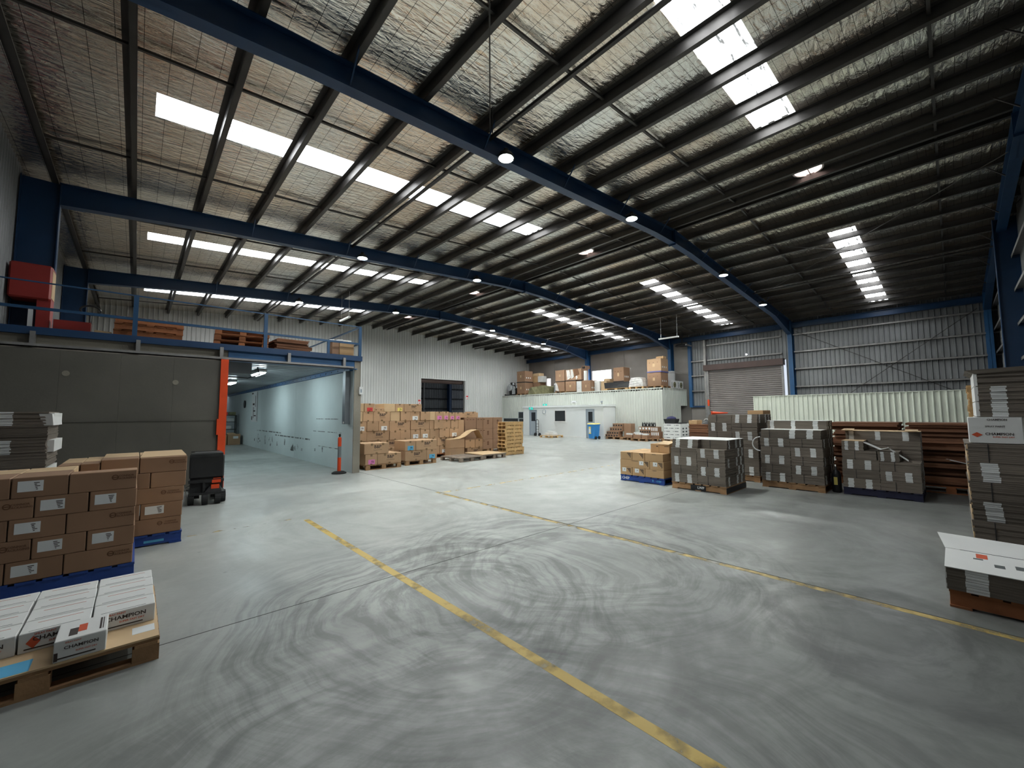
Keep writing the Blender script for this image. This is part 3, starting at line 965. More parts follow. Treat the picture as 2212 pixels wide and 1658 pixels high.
wi = struct(empty('window_11'), 'dark office window with a white frame and sill')
MB().box(XS + .04, XS + .05, WI[0], WI[1], 1.12, 1.88).build('pane', 'dark_glass', wi)
m_ = MB(); m_.box(XS - .02, XS + .06, WI[0] - .05, WI[0], 1.07, 1.93); m_.box(XS - .02, XS + .06, WI[1], WI[1] + .05, 1.07, 1.93); m_.box(XS - .02, XS + .06, WI[0] - .05, WI[1] + .05, 1.88, 1.93); m_.build('frame', 'plastic_white', wi)
MB().box(XS - .06, XS + .06, WI[0] - .09, WI[1] + .09, 1.05, 1.12).build('sill', 'plastic_white', wi)
for nm, (y0, y1, z0, z1) in {'window_12': (24.55, 25.1, 1.30, 1.80), 'window_13': (25.2, 27.0, 1.02, 1.26), 'window_14': (24.1, 25.05, 1.02, 1.24)}.items():
    w_ = struct(empty(nm), 'dark opening low in the ribbed office wall near the white end wall')
    MB().box(XO - .035, XO - .025, y0, y1, z0, z1).build('pane', 'dark_glass', w_)
    m_ = MB(); m_.box(XO - .05, XO - .02, y0 - .03, y0, z0 - .03, z1 + .03); m_.box(XO - .05, XO - .02, y1, y1 + .03, z0 - .03, z1 + .03); m_.box(XO - .05, XO - .02, y0, y1, z1, z1 + .03); m_.build('frame', 'grey_frame', w_)


def exit_sign(y, z, x, label):
    s = empty('exit_sign', (x, y, z)); tag(s, label, 'sign')
    MB().box(-.05, 0, -.19, .19, 0, .20).build('case', 'exit_green', s)
    MB().box(-.056, -.05, -.05, .04, .02, .18).build('pictogram', 'paper', s)
    MB().box(-.04, 0, -.02, .02, .2, .24).build('bracket', 'galv', s)


exit_sign(22.25, 1.985, XS - .03, 'green exit sign over the grey door next to the hand truck')
exit_sign(22.05, 2.25, XO - .03, 'green exit sign on the ribbed office wall above the low roof')
ck = empty('wall_clock', (XS - .005, 20.88, 1.82)); tag(ck, 'round wall clock with a grey rim between the office door and window', 'clock')
m_ = MB(); m_.lathe([(.165, 0), (.165, -.04), (.14, -.045), (.14, -.03)], n=24, axis='x', caps=False); m_.build('rim', 'grey_frame', ck)
m_ = MB(); m_.lathe([(.14, -.025), (.0005, -.03)], n=24, axis='x'); m_.build('face', 'paper', ck)
m_ = MB(); m_.box(-.034, -.030, -.006, .006, 0, .1); m_.box(-.034, -.030, -.07, 0, -.005, .005); m_.build('hand', 'print', ck)
ws = empty('wall_sign', (XO - .022, 19.15, 2.42)); tag(ws, 'white arc shaped sign with small black lettering on the ribbed office wall', 'sign')
pts = []
for i in range(13):
    a = -0.3 + 0.6 * i / 12
    y = .30 - .60 * i / 12
    pts += [(-.006, y, .02 + .05 * math.cos((i - 6) / 6 * 1.5)), (-.006, y, .14 + .07 * math.cos((i - 6) / 6 * 1.5))]
MB().poly(pts, [(2 * i, 2 * i + 1, 2 * i + 3, 2 * i + 2) for i in range(12)]).build('board', 'paper', ws)
for y0, y1, z in ((.24, .29, .1), (-.29, -.24, .1), (-.12, .12, .035)):
    MB().box(-.010, -.006, y0, y1, z, z + .03).build('lettering', 'print', ws)
sc_ = empty('security_camera', (XS + .0, YA + .02, 2.26)); tag(sc_, 'small security camera on the corner of the low office roof', 'camera')
MB().bar((0, 0, 0), (0, 0, .14), .02, 8).build('stalk', 'black', sc_)
MB().bar((-.12, -.02, .16), (.1, .05, .18), .045, 10).build('body', 'grey_frame', sc_)

for (x, z, lab) in ((15.62, 2.45, 'small red and white safety sign beside the far doorway, near the carton wall'), (20.06, 2.86, 'small red and white safety sign beside the far doorway, near the office')):
    s = empty('safety_sign', (x, YF - .06, z)); tag(s, lab, 'sign')
    MB().box(-.11, .11, -.01, 0, 0, .34).build('board', 'paper', s)
    MB().box(-.10, .10, -.014, -.009, .20, .33).build('symbol', 'paper_red', s)
    MB().box(-.07, .07, -.014, -.009, .04, .10).build('lettering', 'paper_red', s)

# ---- free-standing ribbed fence
fence = empty('ribbed_fence', (24.0, 0, 0)); tag(fence, 'cream ribbed steel screen fence standing in front of the roller door', 'fence')
for i in range(10):
    a = -0.62 + i * .775; b = a + .775
    ribbed('fence_panel', fence, 'fence_sheet', 'y', 0.0, -1, a, b, 0.0, 2.50, .194, .05)
for y in (-.5, 2.0, 4.5, 7.0):
    MB().box(.02, .08, y - .03, y + .03, 0, 2.45).build('post', 'galv', fence)
for z in (.4, 1.3, 2.2):
    MB().box(.01, .05, -.62, 7.13, z, z + .05).build('rail', 'galv', fence)
MB().box(-.05, .02, -.62, 7.13, 2.49, 2.52).build('capping', 'fence_sheet', fence)

# ================================================================== BUILDERS FOR GOODS
PAL = {}


def pallet(kind, mat, loc, rz, label, group=None, sx=1.0, sy=1.0, name='pallet'):
    """1.165 m square pallet, origin under its middle; 'bearer' has solid sides to the front, 'block' has open mouths"""
    key = (kind, mat)
    if key not in PAL:
        p = empty(name, loc, rz)
        W = 1.165
        if kind == 'bearer':
            for y in (-W / 2 + .035, 0, W / 2 - .035):
                MB().box(-W / 2 + .004, W / 2 - .004, y - .02, y + .02, .018, .128).build('bearer', mat, p)
            for i in range(7):
                x = -W / 2 + .065 + i * (W - .13) / 6
                MB().box(x - .065, x + .065, -W / 2, W / 2, .128, .150).build('deck_board', mat, p)
            for x in (-W / 2 + .065, 0, W / 2 - .065):
                MB().box(x - .065, x + .065, -W / 2, W / 2, 0, .018).build('bottom_board', mat, p)
        else:
            for x in (-W / 2 + .07, 0, W / 2 - .07):
                for y in (-W / 2 + .05, 0, W / 2 - .05):
                    MB().box(x - .07, x + .07, y - .05, y + .05, .018, .108).build('block', mat, p)
            for x in (-W / 2 + .07, 0, W / 2 - .07):
                MB().box(x - .06, x + .06, -W / 2, W / 2, .108, .128).build('stringer', mat, p)
            for i in range(8):
                y = -W / 2 + .06 + i * (W - .12) / 7
                MB().box(-W / 2, W / 2, y - .055, y + .055, .128, .150).build('deck_board', mat, p)
            for y in (-W / 2 + .05, 0, W / 2 - .05):
                MB().box(-W / 2, W / 2, y - .05, y + .05, 0, .018).build('bottom_board', mat, p)
        PAL[key] = p
    else:
        p = copy_tree(PAL[key])
        p.name = name
        for q in ('label', 'category', 'group'):
            if q in p:
                del p[q]
        for ch in list(p.children):                      # prints on the first one stay there
            if ch.name.startswith(('logo', 'lettering', 'side_block')):
                bpy.data.objects.remove(ch)
    p.location = loc
    p.rotation_euler = (0, 0, rz)
    p.scale = (sx, sy, 1)
    return tag(p, label, 'pallet', group)


def carton(w, d, h, loc, rz, mat, label, group=None, name='carton', bv=0.006):
    o = link(name, bevel_box_mesh(w, d, h, bv), mat, None, loc, rz)
    return tag(o, label, 'carton', group)


def bp_face(o, w, d, h, kind):
    """prints, tape tabs and stickers on the front (-Y) face of a tan carton. kind: long, end, end+white ..."""
    y = -d / 2 - .001
    parts = kind.split('+')
    if parts[0] == 'long':
        face_text(o, 'B&P', h * .42, w * .04, h * .66, y - .0015)
        MB().box(-w * .13, w * .21, y - .002, y, h * .36, h * .385).build('lettering', 'print', o)
        for x in (-w * .20, w * .26):
            plate(o, 'tape', 'tape', x - .035, x + .035, h * .78, h, y)
        plate(o, 'tape', 'tape', -.035, .035, 0, h * .16, y)
    elif parts[0] == 'end':
        plate(o, 'tape', 'tape', -.032, .032, h * .80, h, y)
        plate(o, 'tape', 'tape', -.03, .03, 0, h * .14, y)
    if len(parts) > 1:
        c = parts[1]
        mt = {'white': 'paper', 'pink': 'paper_pink', 'blue': 'paper_blue', 'yellow': 'paper_yellow', 'red': 'paper_red'}[c]
        x0 = w * .02 if w < .5 else w * .2
        sw = min(.22, w * .55)
        st_ = plate(o, 'sticker', mt, x0 - sw / 2, x0 + sw / 2, h * .06, h * .50, y)
        face_text(st_, '79' if c != 'pink' else '73', h * .26, x0 + sw * .12, h * .28, y - .0035)


def bundle(w, d, h, loc, rz, label, group=None, strips=(), side=(), mat='flat_edge', top=None, shear=0.0, seams=(), jit=.006, th=.022, name='carton_bundle', lean=0.0):
    """pile of flattened cartons: origin under the middle, front is -Y"""
    n_ = max(3, round(h / th))
    t = h / n_
    m_ = MB(); st = {}; sd = {}
    x = y = 0.0
    for i in range(n_):
        jx = random.uniform(-jit, jit); jy = random.uniform(-jit, jit) + shear * (i / n_) ** 1.5
        jx += lean * (i / n_)
        z0, z1 = i * t, (i + 1) * t - .0015
        m_.box(-w / 2 + jx, w / 2 + jx, -d / 2 + jy, d / 2 + jy * .3, z0, z1 + (.0015 if i == n_ - 1 else 0))
        for s in strips:
            st.setdefault(s, MB()).box(-w / 2 + s[0] * w + jx, -w / 2 + s[1] * w + jx, -d / 2 + jy - .003, -d / 2 + jy, z0 + .001, z1)
        for s in side:
            sd.setdefault(s, MB()).box(w / 2 + jx, w / 2 + jx + .003, -d / 2 + s[0] * d, -d / 2 + s[1] * d, z0 + .001, z1)
    o = m_.build(name, mat, None, loc, rz)
    tag(o, label, 'carton bundle', group)
    for s in st.values():
        s.build('printed_strip', 'flat_strip', o)
    for s in sd.values():
        s.build('printed_strip', 'flat_strip', o)
    for q in seams:
        MB().box(-w / 2 + q * w - .004, -w / 2 + q * w + .004, -d / 2 - jit - .0005, -d / 2 - jit + .01, .004, h - .004).build('joint', 'black_matt', o)
    if top:
        MB().box(-w / 2 - .004, w / 2 + .004, -d / 2 + shear - .008, d / 2 + .004, h, h + .006).build('top_sheet', top, o)
    return o


def place(origin, rz, lx, ly, lz):
    c, s = math.cos(rz), math.sin(rz)
    return (origin[0] + lx * c - ly * s, origin[1] + lx * s + ly * c, origin[2] + lz)


RQ = -math.pi / 2          # front of a stack turned to -X

# ================================================================== WHITE CARTONS ON THE FRONT PALLET
pallet('block', 'pallet_wood', (-0.39, 4.472, 0), 0, 'brown wooden pallet carrying the short white printed cartons')
sh = link('cardboard_sheet', bevel_box_mesh(1.16, 1.16, .012, 0), 'carton_light', None, (-0.392, 4.47, .150))
tag(sh, 'tan cardboard slip sheet under the white printed cartons', 'sheet')
plate(sh, 'sticker', 'paper', .44, .56, -.46, -.34, .012, .001, 'top')
plate(sh, 'sticker', 'paper_blue', -.22, -.02, -.57, -.40, .012, .001, 'top')


def champion_front(o, w, h, y, small=False):
    face_text(o, 'CHAMPION', w * .115, w * .02, h * .62, y - .002, 'print', sx=1.1)
    face_text(o, 'SPRAY PAINT', w * .052, -w * .14, h * .86, y - .002, 'print_red')
    face_text(o, 'SUPER FAST DRY', w * .055, w * .12, h * .38, y - .002, 'print_red')
    MB().box(-w * .42, w * .3, y - .002, y, h * .14, h * .20).build('lettering', 'print', o)


cols = [(-1.16, -.835), (-.83, -.505), (-.50, -.17), (-.165, .17)]
rows = [(4.195, 4.42), (4.425, 4.655), (4.66, 4.885), (4.89, 5.11)]
for i, (x0, x1) in enumerate(cols):
    for j, (y0, y1) in enumerate(rows):
        w, d, h = x1 - x0 - .004, y1 - y0 - .004, .125
        lab = 'flat white carton with black and red print, %s row of the front pallet' % ['front', 'second', 'third', 'last'][j]
        o = carton(w, d, h, ((x0 + x1) / 2 + random.uniform(-.004, .004), (y0 + y1) / 2, .162), random.uniform(-.01, .01), 'carton_white', lab, 'white printed cartons on the front pallet', bv=.004)
        t_ = face_text(o, 'CHAMPION', .034, .02, -.05, h + .001, 'print_red', 'top', sx=1.4)
        MB().box(-w * .38, w * .34, -d * .40, -d * .385, h, h + .001).build('lettering', 'scuff', o)
        MB().box(-w * .30, w * .36, d * .22, d * .235, h, h + .001).build('lettering', 'print_red', o)
        if j == 0:
            champion_front(o, w, h, -d / 2)
            if i == 2:
                q = MB(); q.poly([(-w * .40, -d / 2 - .002, .06), (-w * .30, -d / 2 - .002, .02), (-w * .20, -d / 2 - .002, .06), (-w * .30, -d / 2 - .002, .10)], [(0, 1, 2, 3)]); q.build('hazard_diamond', 'print_red', o)
o = carton(.235, .30, .128, (-.197, 4.045, .162), 0, 'carton_white', 'white printed carton turned crosswise at the front edge of the tan slip sheet', bv=.004)
champion_front(o, .235, .128, -.15)
for (a, b, c, d, m__) in ((-.06, -.02, -.10, .02, 'print'), (-.02, .02, -.06, .06, 'print_red'), (.08, .09, -.1, .1, 'print'), (.095, .10, -.1, .1, 'print')):
    MB().box(a, b, c, d, .128, .129).build('lettering', m__, o)
MB().box(-.115, -.098, -.152, -.15, .01, .06).build('barcode', 'print', o)

# ================================================================== BROWN CARTONS ON BLUE PALLETS (left)
pallet('bearer', 'pallet_blue', (-.525, 6.60, 0), 0, 'blue pallet under the brown labelled cartons behind the white cartons')


def brown_front(o, w, d, h, kind):
    y = -d / 2 - .001
    if kind == 'logo':
        ring(MB(), (w * .16, y - .001, h * .66), .018, .027).build('logo', 'print_brown', o)
        MB().box(w * .16 - .018, w * .16 + .018, y - .001, y, h * .66 - .004, h * .66 + .004).build('logo', 'print_brown', o)
        face_text(o, 'CONNOR', .026, w * .33, h * .72, y - .001, 'print_brown')
        face_text(o, 'PACKAGING', .026, w * .34, h * .58, y - .001, 'print_brown')
    else:
        st_ = plate(o, 'sticker', 'paper', -w * .40, w * .05, h * .30, h * .82, y)
        for q in range(5):
            MB().box(-w * .12 + .004 * q, -w * .04 + random.uniform(-.01, .02), y - .0035, y - .002, h * (.70 - .08 * q), h * (.735 - .08 * q)).build('lettering', 'print', st_)


L2ROWS = [[(-1.16, -.835, 'label'), (-.83, -.465, 'label'), (-.46, .04, 'logo')],
          [(-1.17, -.68, 'logo'), (-.675, -.315, 'label'), (-.31, .045, 'label')]]
for r in range(5):
    z0 = .152 + r * .195
    for (x0, x1, kd) in L2ROWS[r % 2]:
        depths = [(6.02, 6.39 if kd == 'logo' else 6.52)]
        depths += [(depths[0][1] + .004, 6.80), (6.804, 7.17)]
        if r == 4 and x0 > -.7:
            depths = [(6.02, 6.26)]
        if r == 4 and x0 <= -.7:
            depths = depths[:2] + [(6.804, 7.0)]
        for j, (y0, y1) in enumerate(depths):
            if j and (r < 3 and x1 < 0):
                continue
            if j and r == 3 and -.7 < x0 < -.31 and False:
                continue
            w, d = x1 - x0 - .004, y1 - y0 - .002
            kn = {'label': 'with a white address label', 'logo': 'with a small printed logo'}[kd] if j == 0 else 'in the hidden back half'
            o = carton(w, d, .193, ((x0 + x1) / 2, (y0 + y1) / 2, z0), random.uniform(-.006, .006), 'carton_red' if j == 0 else 'carton_light',
                       'brown carton %s, %s layer behind the white cartons' % (kn, ['bottom', 'second', 'third', 'fourth', 'top'][r]), 'brown cartons on the first blue pallet')
            if j == 0:
                brown_front(o, w, d, .193, kd)
pallet('bearer', 'pallet_blue', (-.055, 7.80, 0), 0, 'blue pallet under the brown cartons next to the black pallet truck')
MB().box(.20, .40, -.5695, -.566, .045, .075).build('logo', 'paper_blue', bpy.context.scene.objects[[o.name for o in C.objects if o.name.startswith('pallet')][-1]])
L3ROWS = [[(-.63, -.14, 'logo'), (-.135, .515, 'logo')], [(-.63, -.30, 'label'), (-.295, .09, ''), (.095, .52, 'label')], [(-.63, -.10, 'logo'), (-.095, .53, 'logo')],
          [(-.63, -.22, ''), (-.215, .175, ''), (.18, .545, '')], [(-.66, -.475, 'label'), (-.47, -.30, ''), (-.295, .06, ''), (.065, .55, 'logo')]]
for r in range(5):
    z0 = .152 + r * .20
    for i, (x0, x1, kd) in enumerate(L3ROWS[r]):
        hh = .20
        if r == 4 and i < 3:
            hh = [.165, .17, .205][i]
        for j, (y0, y1) in enumerate(((7.22, 7.60), (7.605, 8.0), (8.005, 8.38))):
            if j and r < 3:
                continue
            w, d = x1 - x0 - .004, y1 - y0 - .002
            o = carton(w, d, hh - .002, ((x0 + x1) / 2, (y0 + y1) / 2, z0), random.uniform(-.006, .006), 'carton_red' if j == 0 else 'carton_light',
                       'brown carton, %s, %s layer, next to the black pallet truck' % ({'label': 'address label', 'logo': 'small logo', '': 'plain face'}[kd] if j == 0 else 'back rows', ['bottom', 'second', 'third', 'fourth', 'top'][r]),
                       'brown cartons on the second blue pallet')
            if j == 0 and kd:
                brown_front(o, w, d, hh, kd)
            if r == 4 and i == 3 and j == 0:
                q = MB(); q.hexa([(-.24, -.1, hh), (.24, -.1, hh), (.24, .18, hh), (-.24, .18, hh), (-.24, -.1, hh + .004), (.24, -.1, hh + .004), (.2, .2, hh + .06), (-.2, .2, hh + .06)]); q.build('flap', 'carton_light', o)

# ================================================================== FLAT CARTONS AT THE LEFT, BEHIND
pallet('block', 'pallet_wood', (-1.43, 9.62, 0), 0, 'wooden pallet under the grey flat cartons by the dark sliding door')
for r in range(8):
    o = bundle(1.0 - .02 * (r % 2), 1.1, .20, (-1.44, 9.60, .152 + r * .203), 0, 'grey flattened carton bundle, %s from the floor, by the dark sliding door' % ['first', 'second', 'third', 'fourth', 'fifth', 'sixth', 'seventh', 'eighth'][r],
               'flat cartons by the sliding door', strips=((.20, .33), (.52, .66)) if r % 2 == 1 else ((.40, .5),), jit=.01)
    if r % 2:
        MB().box(.485, .515 + .02 * (r % 3), -.4, .5, .01, .185).build('white_flap', 'carton_white', o)
    if r == 7:
        q = MB(); q.hexa([(.44, -.54, .0), (.55, -.56, .0), (.55, .4, .0), (.44, .4, .0), (.40, -.55, .17), (.53, -.57, .17), (.53, .4, .17), (.40, .4, .17)]); q.build('white_flap', 'carton_white', o)

# ================================================================== TAN CARTONS ON THE BLUE PALLET (right)
ORI = (9.10, 5.23, 0)          # middle of the front edge
p1 = pallet('bearer', 'pallet_blue', place(ORI, RQ, 0, .585, 0), RQ, 'blue pallet with white stencilled marks under the tan cartons')
face_text(p1, 'CHEP', .085, -.44, .072, -.5695, 'paper', name='logo')
MB().box(.28, .30, -.5695, -.566, .05, .1).build('lettering', 'paper_blue', p1)
face_text(p1, 'CHEP', .05, .44, .07, -.5695, 'paper_blue', name='logo')
P1R = [[(-.58, -.25, 'l'), (-.245, .10, 'l'), (.105, .58, 't')], [(-.58, .225, 'tl'), (.23, .585, 'l')], [(-.57, -.24, 's'), (-.235, .10, 's'), (.105, .57, 't')]]


def tan_face(o, w, h, y, k):
    if 'l' in k or 's' in k:
        for i in range(4):
            for j in range(i + 1):
                x = w * .5 - .045 - .026 * (3 - i); z = h * .90 - .030 * j
                MB().box(x - .011, x + .011, y - .001, y, z - .025, z).build('lettering', 'print', o)
    if 'l' in k:
        a = w * .5 - .13 - .14
        st_ = plate(o, 'sticker', 'paper', a, a + .11, h * .42, h * .93, y)
        face_text(st_, 'P', .05, a + .07, h * .68, y - .0035)
    if 't' in k:
        MB().box(-w * .1, w * .12, y - .001, y, h * .86, h * .91).build('lettering', 'print', o)


for r in range(3):
    for (x0, x1, k) in P1R[r]:
        for j, (a, b) in enumerate(((0, .38), (.385, .77), (.775, 1.15))):
            w, d = x1 - x0 - .004, b - a - .002
            o = carton(w, d, .188, place(ORI, RQ, (x0 + x1) / 2, (a + b) / 2, .152 + r * .19), RQ + random.uniform(-.008, .008), 'carton_tan',
                       'tan carton %s, %s layer on the stencilled blue pallet' % ({'l': 'with white label and black blocks', 't': 'with a top print line', 'tl': 'of double width', 's': 'with black block print'}[k] if j == 0 else 'in the back rows', ['bottom', 'middle', 'upper'][r]),
                       'tan cartons on the blue pallet')
            if j == 0:
                tan_face(o, w, .188, -d / 2, k)
for (x0, x1, a, b, lab) in ((.10, .33, .30, .68, 'short tan carton with a hand hole on top of the tan stack'), (.335, .60, .28, .70, 'open tan carton with folded flaps on top of the tan stack'), (.05, .58, .70, 1.1, 'long tan carton at the rear top of the tan stack')):
    w, d = x1 - x0 - .004, b - a
    o = carton(w, d, .21, place(ORI, RQ, (x0 + x1) / 2, (a + b) / 2, .722), RQ, 'carton_tan', lab)
    if 'hand' in lab:
        MB().box(.04, .08, -d / 2 - .002, -d / 2 + .001, .14, .165).build('hand_hole', 'print', o)
    if 'open' in lab:
        q = MB(); q.hexa([(-.15, -.22, .205), (.13, -.24, .205), (.13, .1, .205), (-.15, .1, .205), (-.16, -.22, .211), (.13, -.24, .211), (.13, .12, .27), (-.16, .1, .28)]); q.build('flap', 'carton_light', o)
        MB().box(-w * .0, w * .42, -d / 2 - .002, -d / 2, .15, .162).build('lettering', 'print', o)

# ================================================================== GREY FLAT CARTONS ON PALLETS (right)
random.seed(11)
ORD = ['bottom', 'second', 'third', 'fourth', 'fifth', 'sixth', 'seventh', 'eighth']
S2 = ((.14, .30), (.62, .79))


def flat_stack(ori, rows, h, what, group, z0=.152, depth=1.15, back=None, top='carton_white'):
    """rows from the floor up: (x0, x1, has strips, setback)"""
    for r, row in enumerate(rows):
        last = r == len(rows) - 1
        for i, (x0, x1, st, sb) in enumerate(row):
            w = x1 - x0 - .006
            d = depth / 2 - sb
            o = bundle(w, d, h - .004, place(ori, RQ, (x0 + x1) / 2, sb + d / 2, z0 + r * h), RQ,
                       'flat grey carton bundle, %s edges, %s layer of pile %s' % ('white printed' if st else 'plain', ORD[r], what), group,
                       strips=S2 if st else (), side=((.25, .40),) if (r + i) % 2 else (), seams=() if st else (.38,), top=top if last else None,
                       shear=.05 if last else 0.0, jit=.005)
    nb = len(rows) + (back or 0)
    for r in range(nb):
        last = r == nb - 1
        bundle(depth, depth / 2 - .01, h - .004, place(ori, RQ, 0, depth * .75, z0 + r * h), RQ,
               'wide rear bundle of flat grey cartons, %s layer of pile %s' % (ORD[r], what), group, side=((.3, .45), (.7, .85)) if r % 2 else ((.1, .25), (.55, .7)),
               strips=((.05, .12), (.42, .49), (.78, .86)) if r >= len(rows) else (), top=top if last else None, jit=.005)


L_, R_ = (-.58, .0), (.0, .58)


def alt(nrows, start=0):
    return [[(*L_, (r + start) % 2 == 0, 0), (*R_, (r + start) % 2 == 1, 0)] for r in range(nrows)]


O2 = (8.99, 3.83, 0)
p2 = pallet('bearer', 'pallet_wood', place(O2, RQ, 0, .585, 0), RQ, 'wooden pallet with a black marked side under the grey flat cartons by the tan stack')
MB().box(-.16, .16, -.578, -.566, .018, .127).build('side_block', 'pallet_black', p2)
face_text(p2, 'LWP', .07, .06, .073, -.580, 'paper', name='lettering')
MB().box(.578, .586, -.58, .58, .018, .128).build('side_block', 'pallet_black', p2)
rows = alt(4)
rows.append([(-.56, .02, True, .03), (.02, .57, False, .16)])
flat_stack(O2, rows, .19, 'beside the tan cartons', 'flat cartons beside the tan stack', top='carton_white')

O3 = (11.10, 3.82, 0)
pallet('bearer', 'pallet_wood', place(O3, RQ, 0, .585, 0), RQ, 'wooden pallet under the tallest grey flat carton pile')
flat_stack(O3, alt(7, 1), .212, 'below the orange cone', 'tallest pile of flat cartons', top=None)
o = carton(.36, .62, .10, place(O3, RQ, .36, .95, .152 + 7 * .212), RQ, 'carton_tan', 'flat brown carton lying on the rear of the tallest grey pile')
cn = empty('traffic_cone', place(O3, RQ, -.30, .12, .152 + 7 * .212 + .04), RQ); tag(cn, 'orange traffic cone lying on its side on the tallest grey pile', 'cone')
MB().bar((-.20, 0, .0), (.18, 0, .0), .042, 12, .012).build('body', 'orange', cn)
MB().box(-.215, -.195, -.05, .05, -.04, .05).build('base', 'orange', cn)

O4 = (10.60, 2.47, 0)
pallet('bearer', 'pallet_wood', place(O4, RQ, 0, .585, 0), RQ, 'wooden pallet with pale side boards under the middle grey flat carton pile')
rows = alt(5)
rows.append([(-.57, -.10, False, .02), (-.10, .56, True, .0)])
flat_stack(O4, rows, .191, 'beside the gas bottle', 'middle pile of flat cartons', back=1)
m_ = MB()
for i in range(8):
    a0 = math.pi * (0.5 + i / 8); a1 = math.pi * (0.5 + (i + 1) / 8)
    m_.bar((.16 * math.cos(a0), 0, .16 * math.sin(a0)), (.16 * math.cos(a1), 0, .16 * math.sin(a1)), .012, 5)
sl = m_.build('strapping_loop', 'paper', None, place(O4, RQ, -.60, .06, .96), RQ); tag(sl, 'loop of white strapping sticking out between two grey carton piles', 'strap')
gb = empty('gas_bottle', (10.95, 1.75, 0)); tag(gb, 'small dark gas bottle with a pale sticker standing between grey carton piles', 'gas bottle')
m_ = MB(); m_.lathe([(.07, 0), (.085, .02), (.085, .36), (.06, .44), (.02, .47), (.02, .53)], n=16); m_.build('body', 'black', gb, smooth=True)
MB().box(-.090, -.083, -.03, .03, .16, .32).build('sticker', 'paper_yellow', gb)

O5 = (10.80, 1.04, 0)
pallet('bearer', 'pallet_navy', place(O5, RQ, 0, .585, 0), RQ, 'navy painted pallet under the stepped grey flat carton pile')
rows = alt(3)
rows.append([(-.57, -.03, False, 0), (-.02, .30, True, .0)])
rows.append([(-.57, -.22, True, 0)])
flat_stack(O5, rows, .188, 'on the navy pallet', 'flat cartons on the navy pallet', back=1, top='carton_light')
m_ = MB()
m_.hexa([(-.22, 0, .16), (.02, .02, .03), (.02, .28, .03), (-.22, .3, .16), (-.22, 0, .166), (.02, .02, .036), (.02, .28, .036), (-.22, .3, .166)])
m_.hexa([(.02, .02, .03), (.16, -.02, .08), (.20, .2, .08), (.02, .28, .03), (.02, .02, .036), (.16, -.02, .086), (.20, .2, .086), (.02, .28, .036)])
fl = m_.build('loose_carton', 'carton_white', None, place(O5, RQ, 0, 0, .152 + .188 * 4), RQ); tag(fl, 'loose white carton sheet bent over the stepped grey pile on navy pallet', 'cardboard')
m_ = MB(); m_.hexa([(.14, .02, .06), (.42, .02, -.17), (.42, .04, -.17), (.14, .04, .06), (.14, .02, .09), (.42, .02, -.14), (.42, .04, -.14), (.14, .04, .09)])
fl = m_.build('loose_strip', 'carton_white', None, place(O5, RQ, 0, 0, .152 + .188 * 4), RQ); tag(fl, 'white cardboard strip hanging down the stepped grey pile', 'cardboard')
for (x, s) in ((-.52, .02), (.46, -.02)):
    m_ = MB(); m_.hexa([(-.09, -.2, 0), (.09, -.2, 0), (.09, .1, .02), (-.09, .1, .02), (-.10, -.2, .006), (.10, -.2, .006), (.09, .1, .03), (-.09, .1, .03)])
    fl = m_.build('carton_flap', 'carton_light', None, place(O5, RQ, x, .62, .152 + .188 * 6 + .012), RQ); tag(fl, 'tan cardboard flap on the navy pallet pile, near the ' + ('gas bottle' if x < 0 else 'brown sheets'), 'cardboard')

# ================================================================== RED-BROWN FLAT SHEETS BEHIND
random.seed(5)
for c_, (y0, y1, x) in enumerate(((2.0, .78, 12.35), (.72, -.50, 12.25), (-.55, -1.45, 12.35))):
    pallet('block', 'pallet_red', (x + .6, (y0 + y1) / 2, 0), RQ, 'reddish pallet under the brown sheets ' + ['behind the middle grey pile', 'behind the navy pallet', 'next to the end wall'][c_], sx=(y0 - y1) / 1.165)
    for r in range(7):
        o = bundle(y0 - y1, 1.1 - .03 * (r % 2), .18, (x + .58 + random.uniform(-.02, .02), (y0 + y1) / 2 + random.uniform(-.02, .02), .152 + r * .184), RQ,
                   'bundle of red brown sheets, %s layer, %s' % (ORD[r], ['behind the middle grey pile', 'behind the navy pallet', 'next to the end wall'][c_]), 'brown sheet bundles', mat='flat_brown', jit=.055, th=.046)
rod = MB().bar((12.30, .15, .70), (11.75, -.35, .62), .010, 6).build('strapping_tail', 'paper', None); tag(rod, 'white strapping tail sticking out of the brown sheets', 'strap')

# ================================================================== TALL PILE AT THE RIGHT EDGE
O7 = (7.50, -.68, 0)
pallet('bearer', 'pallet_wood', place(O7, RQ, 0, .585, 0), RQ, 'wooden pallet under the pile that carries a white printed carton')
for r in range(5):
    z = .152 + r * .230
    o = bundle(1.16, 1.14, .227, place(O7, RQ, 0, .57, z), RQ, 'wide dark flat carton bundle, %s layer, under the white printed carton' % ORD[r], 'dark flat cartons below the printed carton',
               strips=((.09, .21), (.55, .67)) if r % 2 == 1 else (), seams=() if r % 2 else (.14, .6), jit=.006, lean=-.02)
    MB().box(-.592, -.58, -.57, .5, .01, .215).build('white_edge', 'carton_light', o)
o = carton(.42, .30, .31, place(O7, RQ, -.35, .16, 1.305), RQ, 'carton_white', 'white printed carton with a red diamond between two dark flat carton piles', bv=.004)
q = MB(); q.poly([(-.19, -.152, .10), (-.145, -.152, .07), (-.10, -.152, .10), (-.145, -.152, .13)], [(0, 1, 2, 3)]); q.build('hazard_diamond', 'print_red', o)
face_text(o, 'CHAMPION', .042, .03, .11, -.153, 'print')
face_text(o, 'SUPER FAST DRY', .022, .06, .075, -.153, 'print_red')
face_text(o, 'SPRAY PAINT', .026, .0, .20, -.153, 'print')
face_text(o, 'CHAMPION', .03, .02, .28, -.153, 'print')
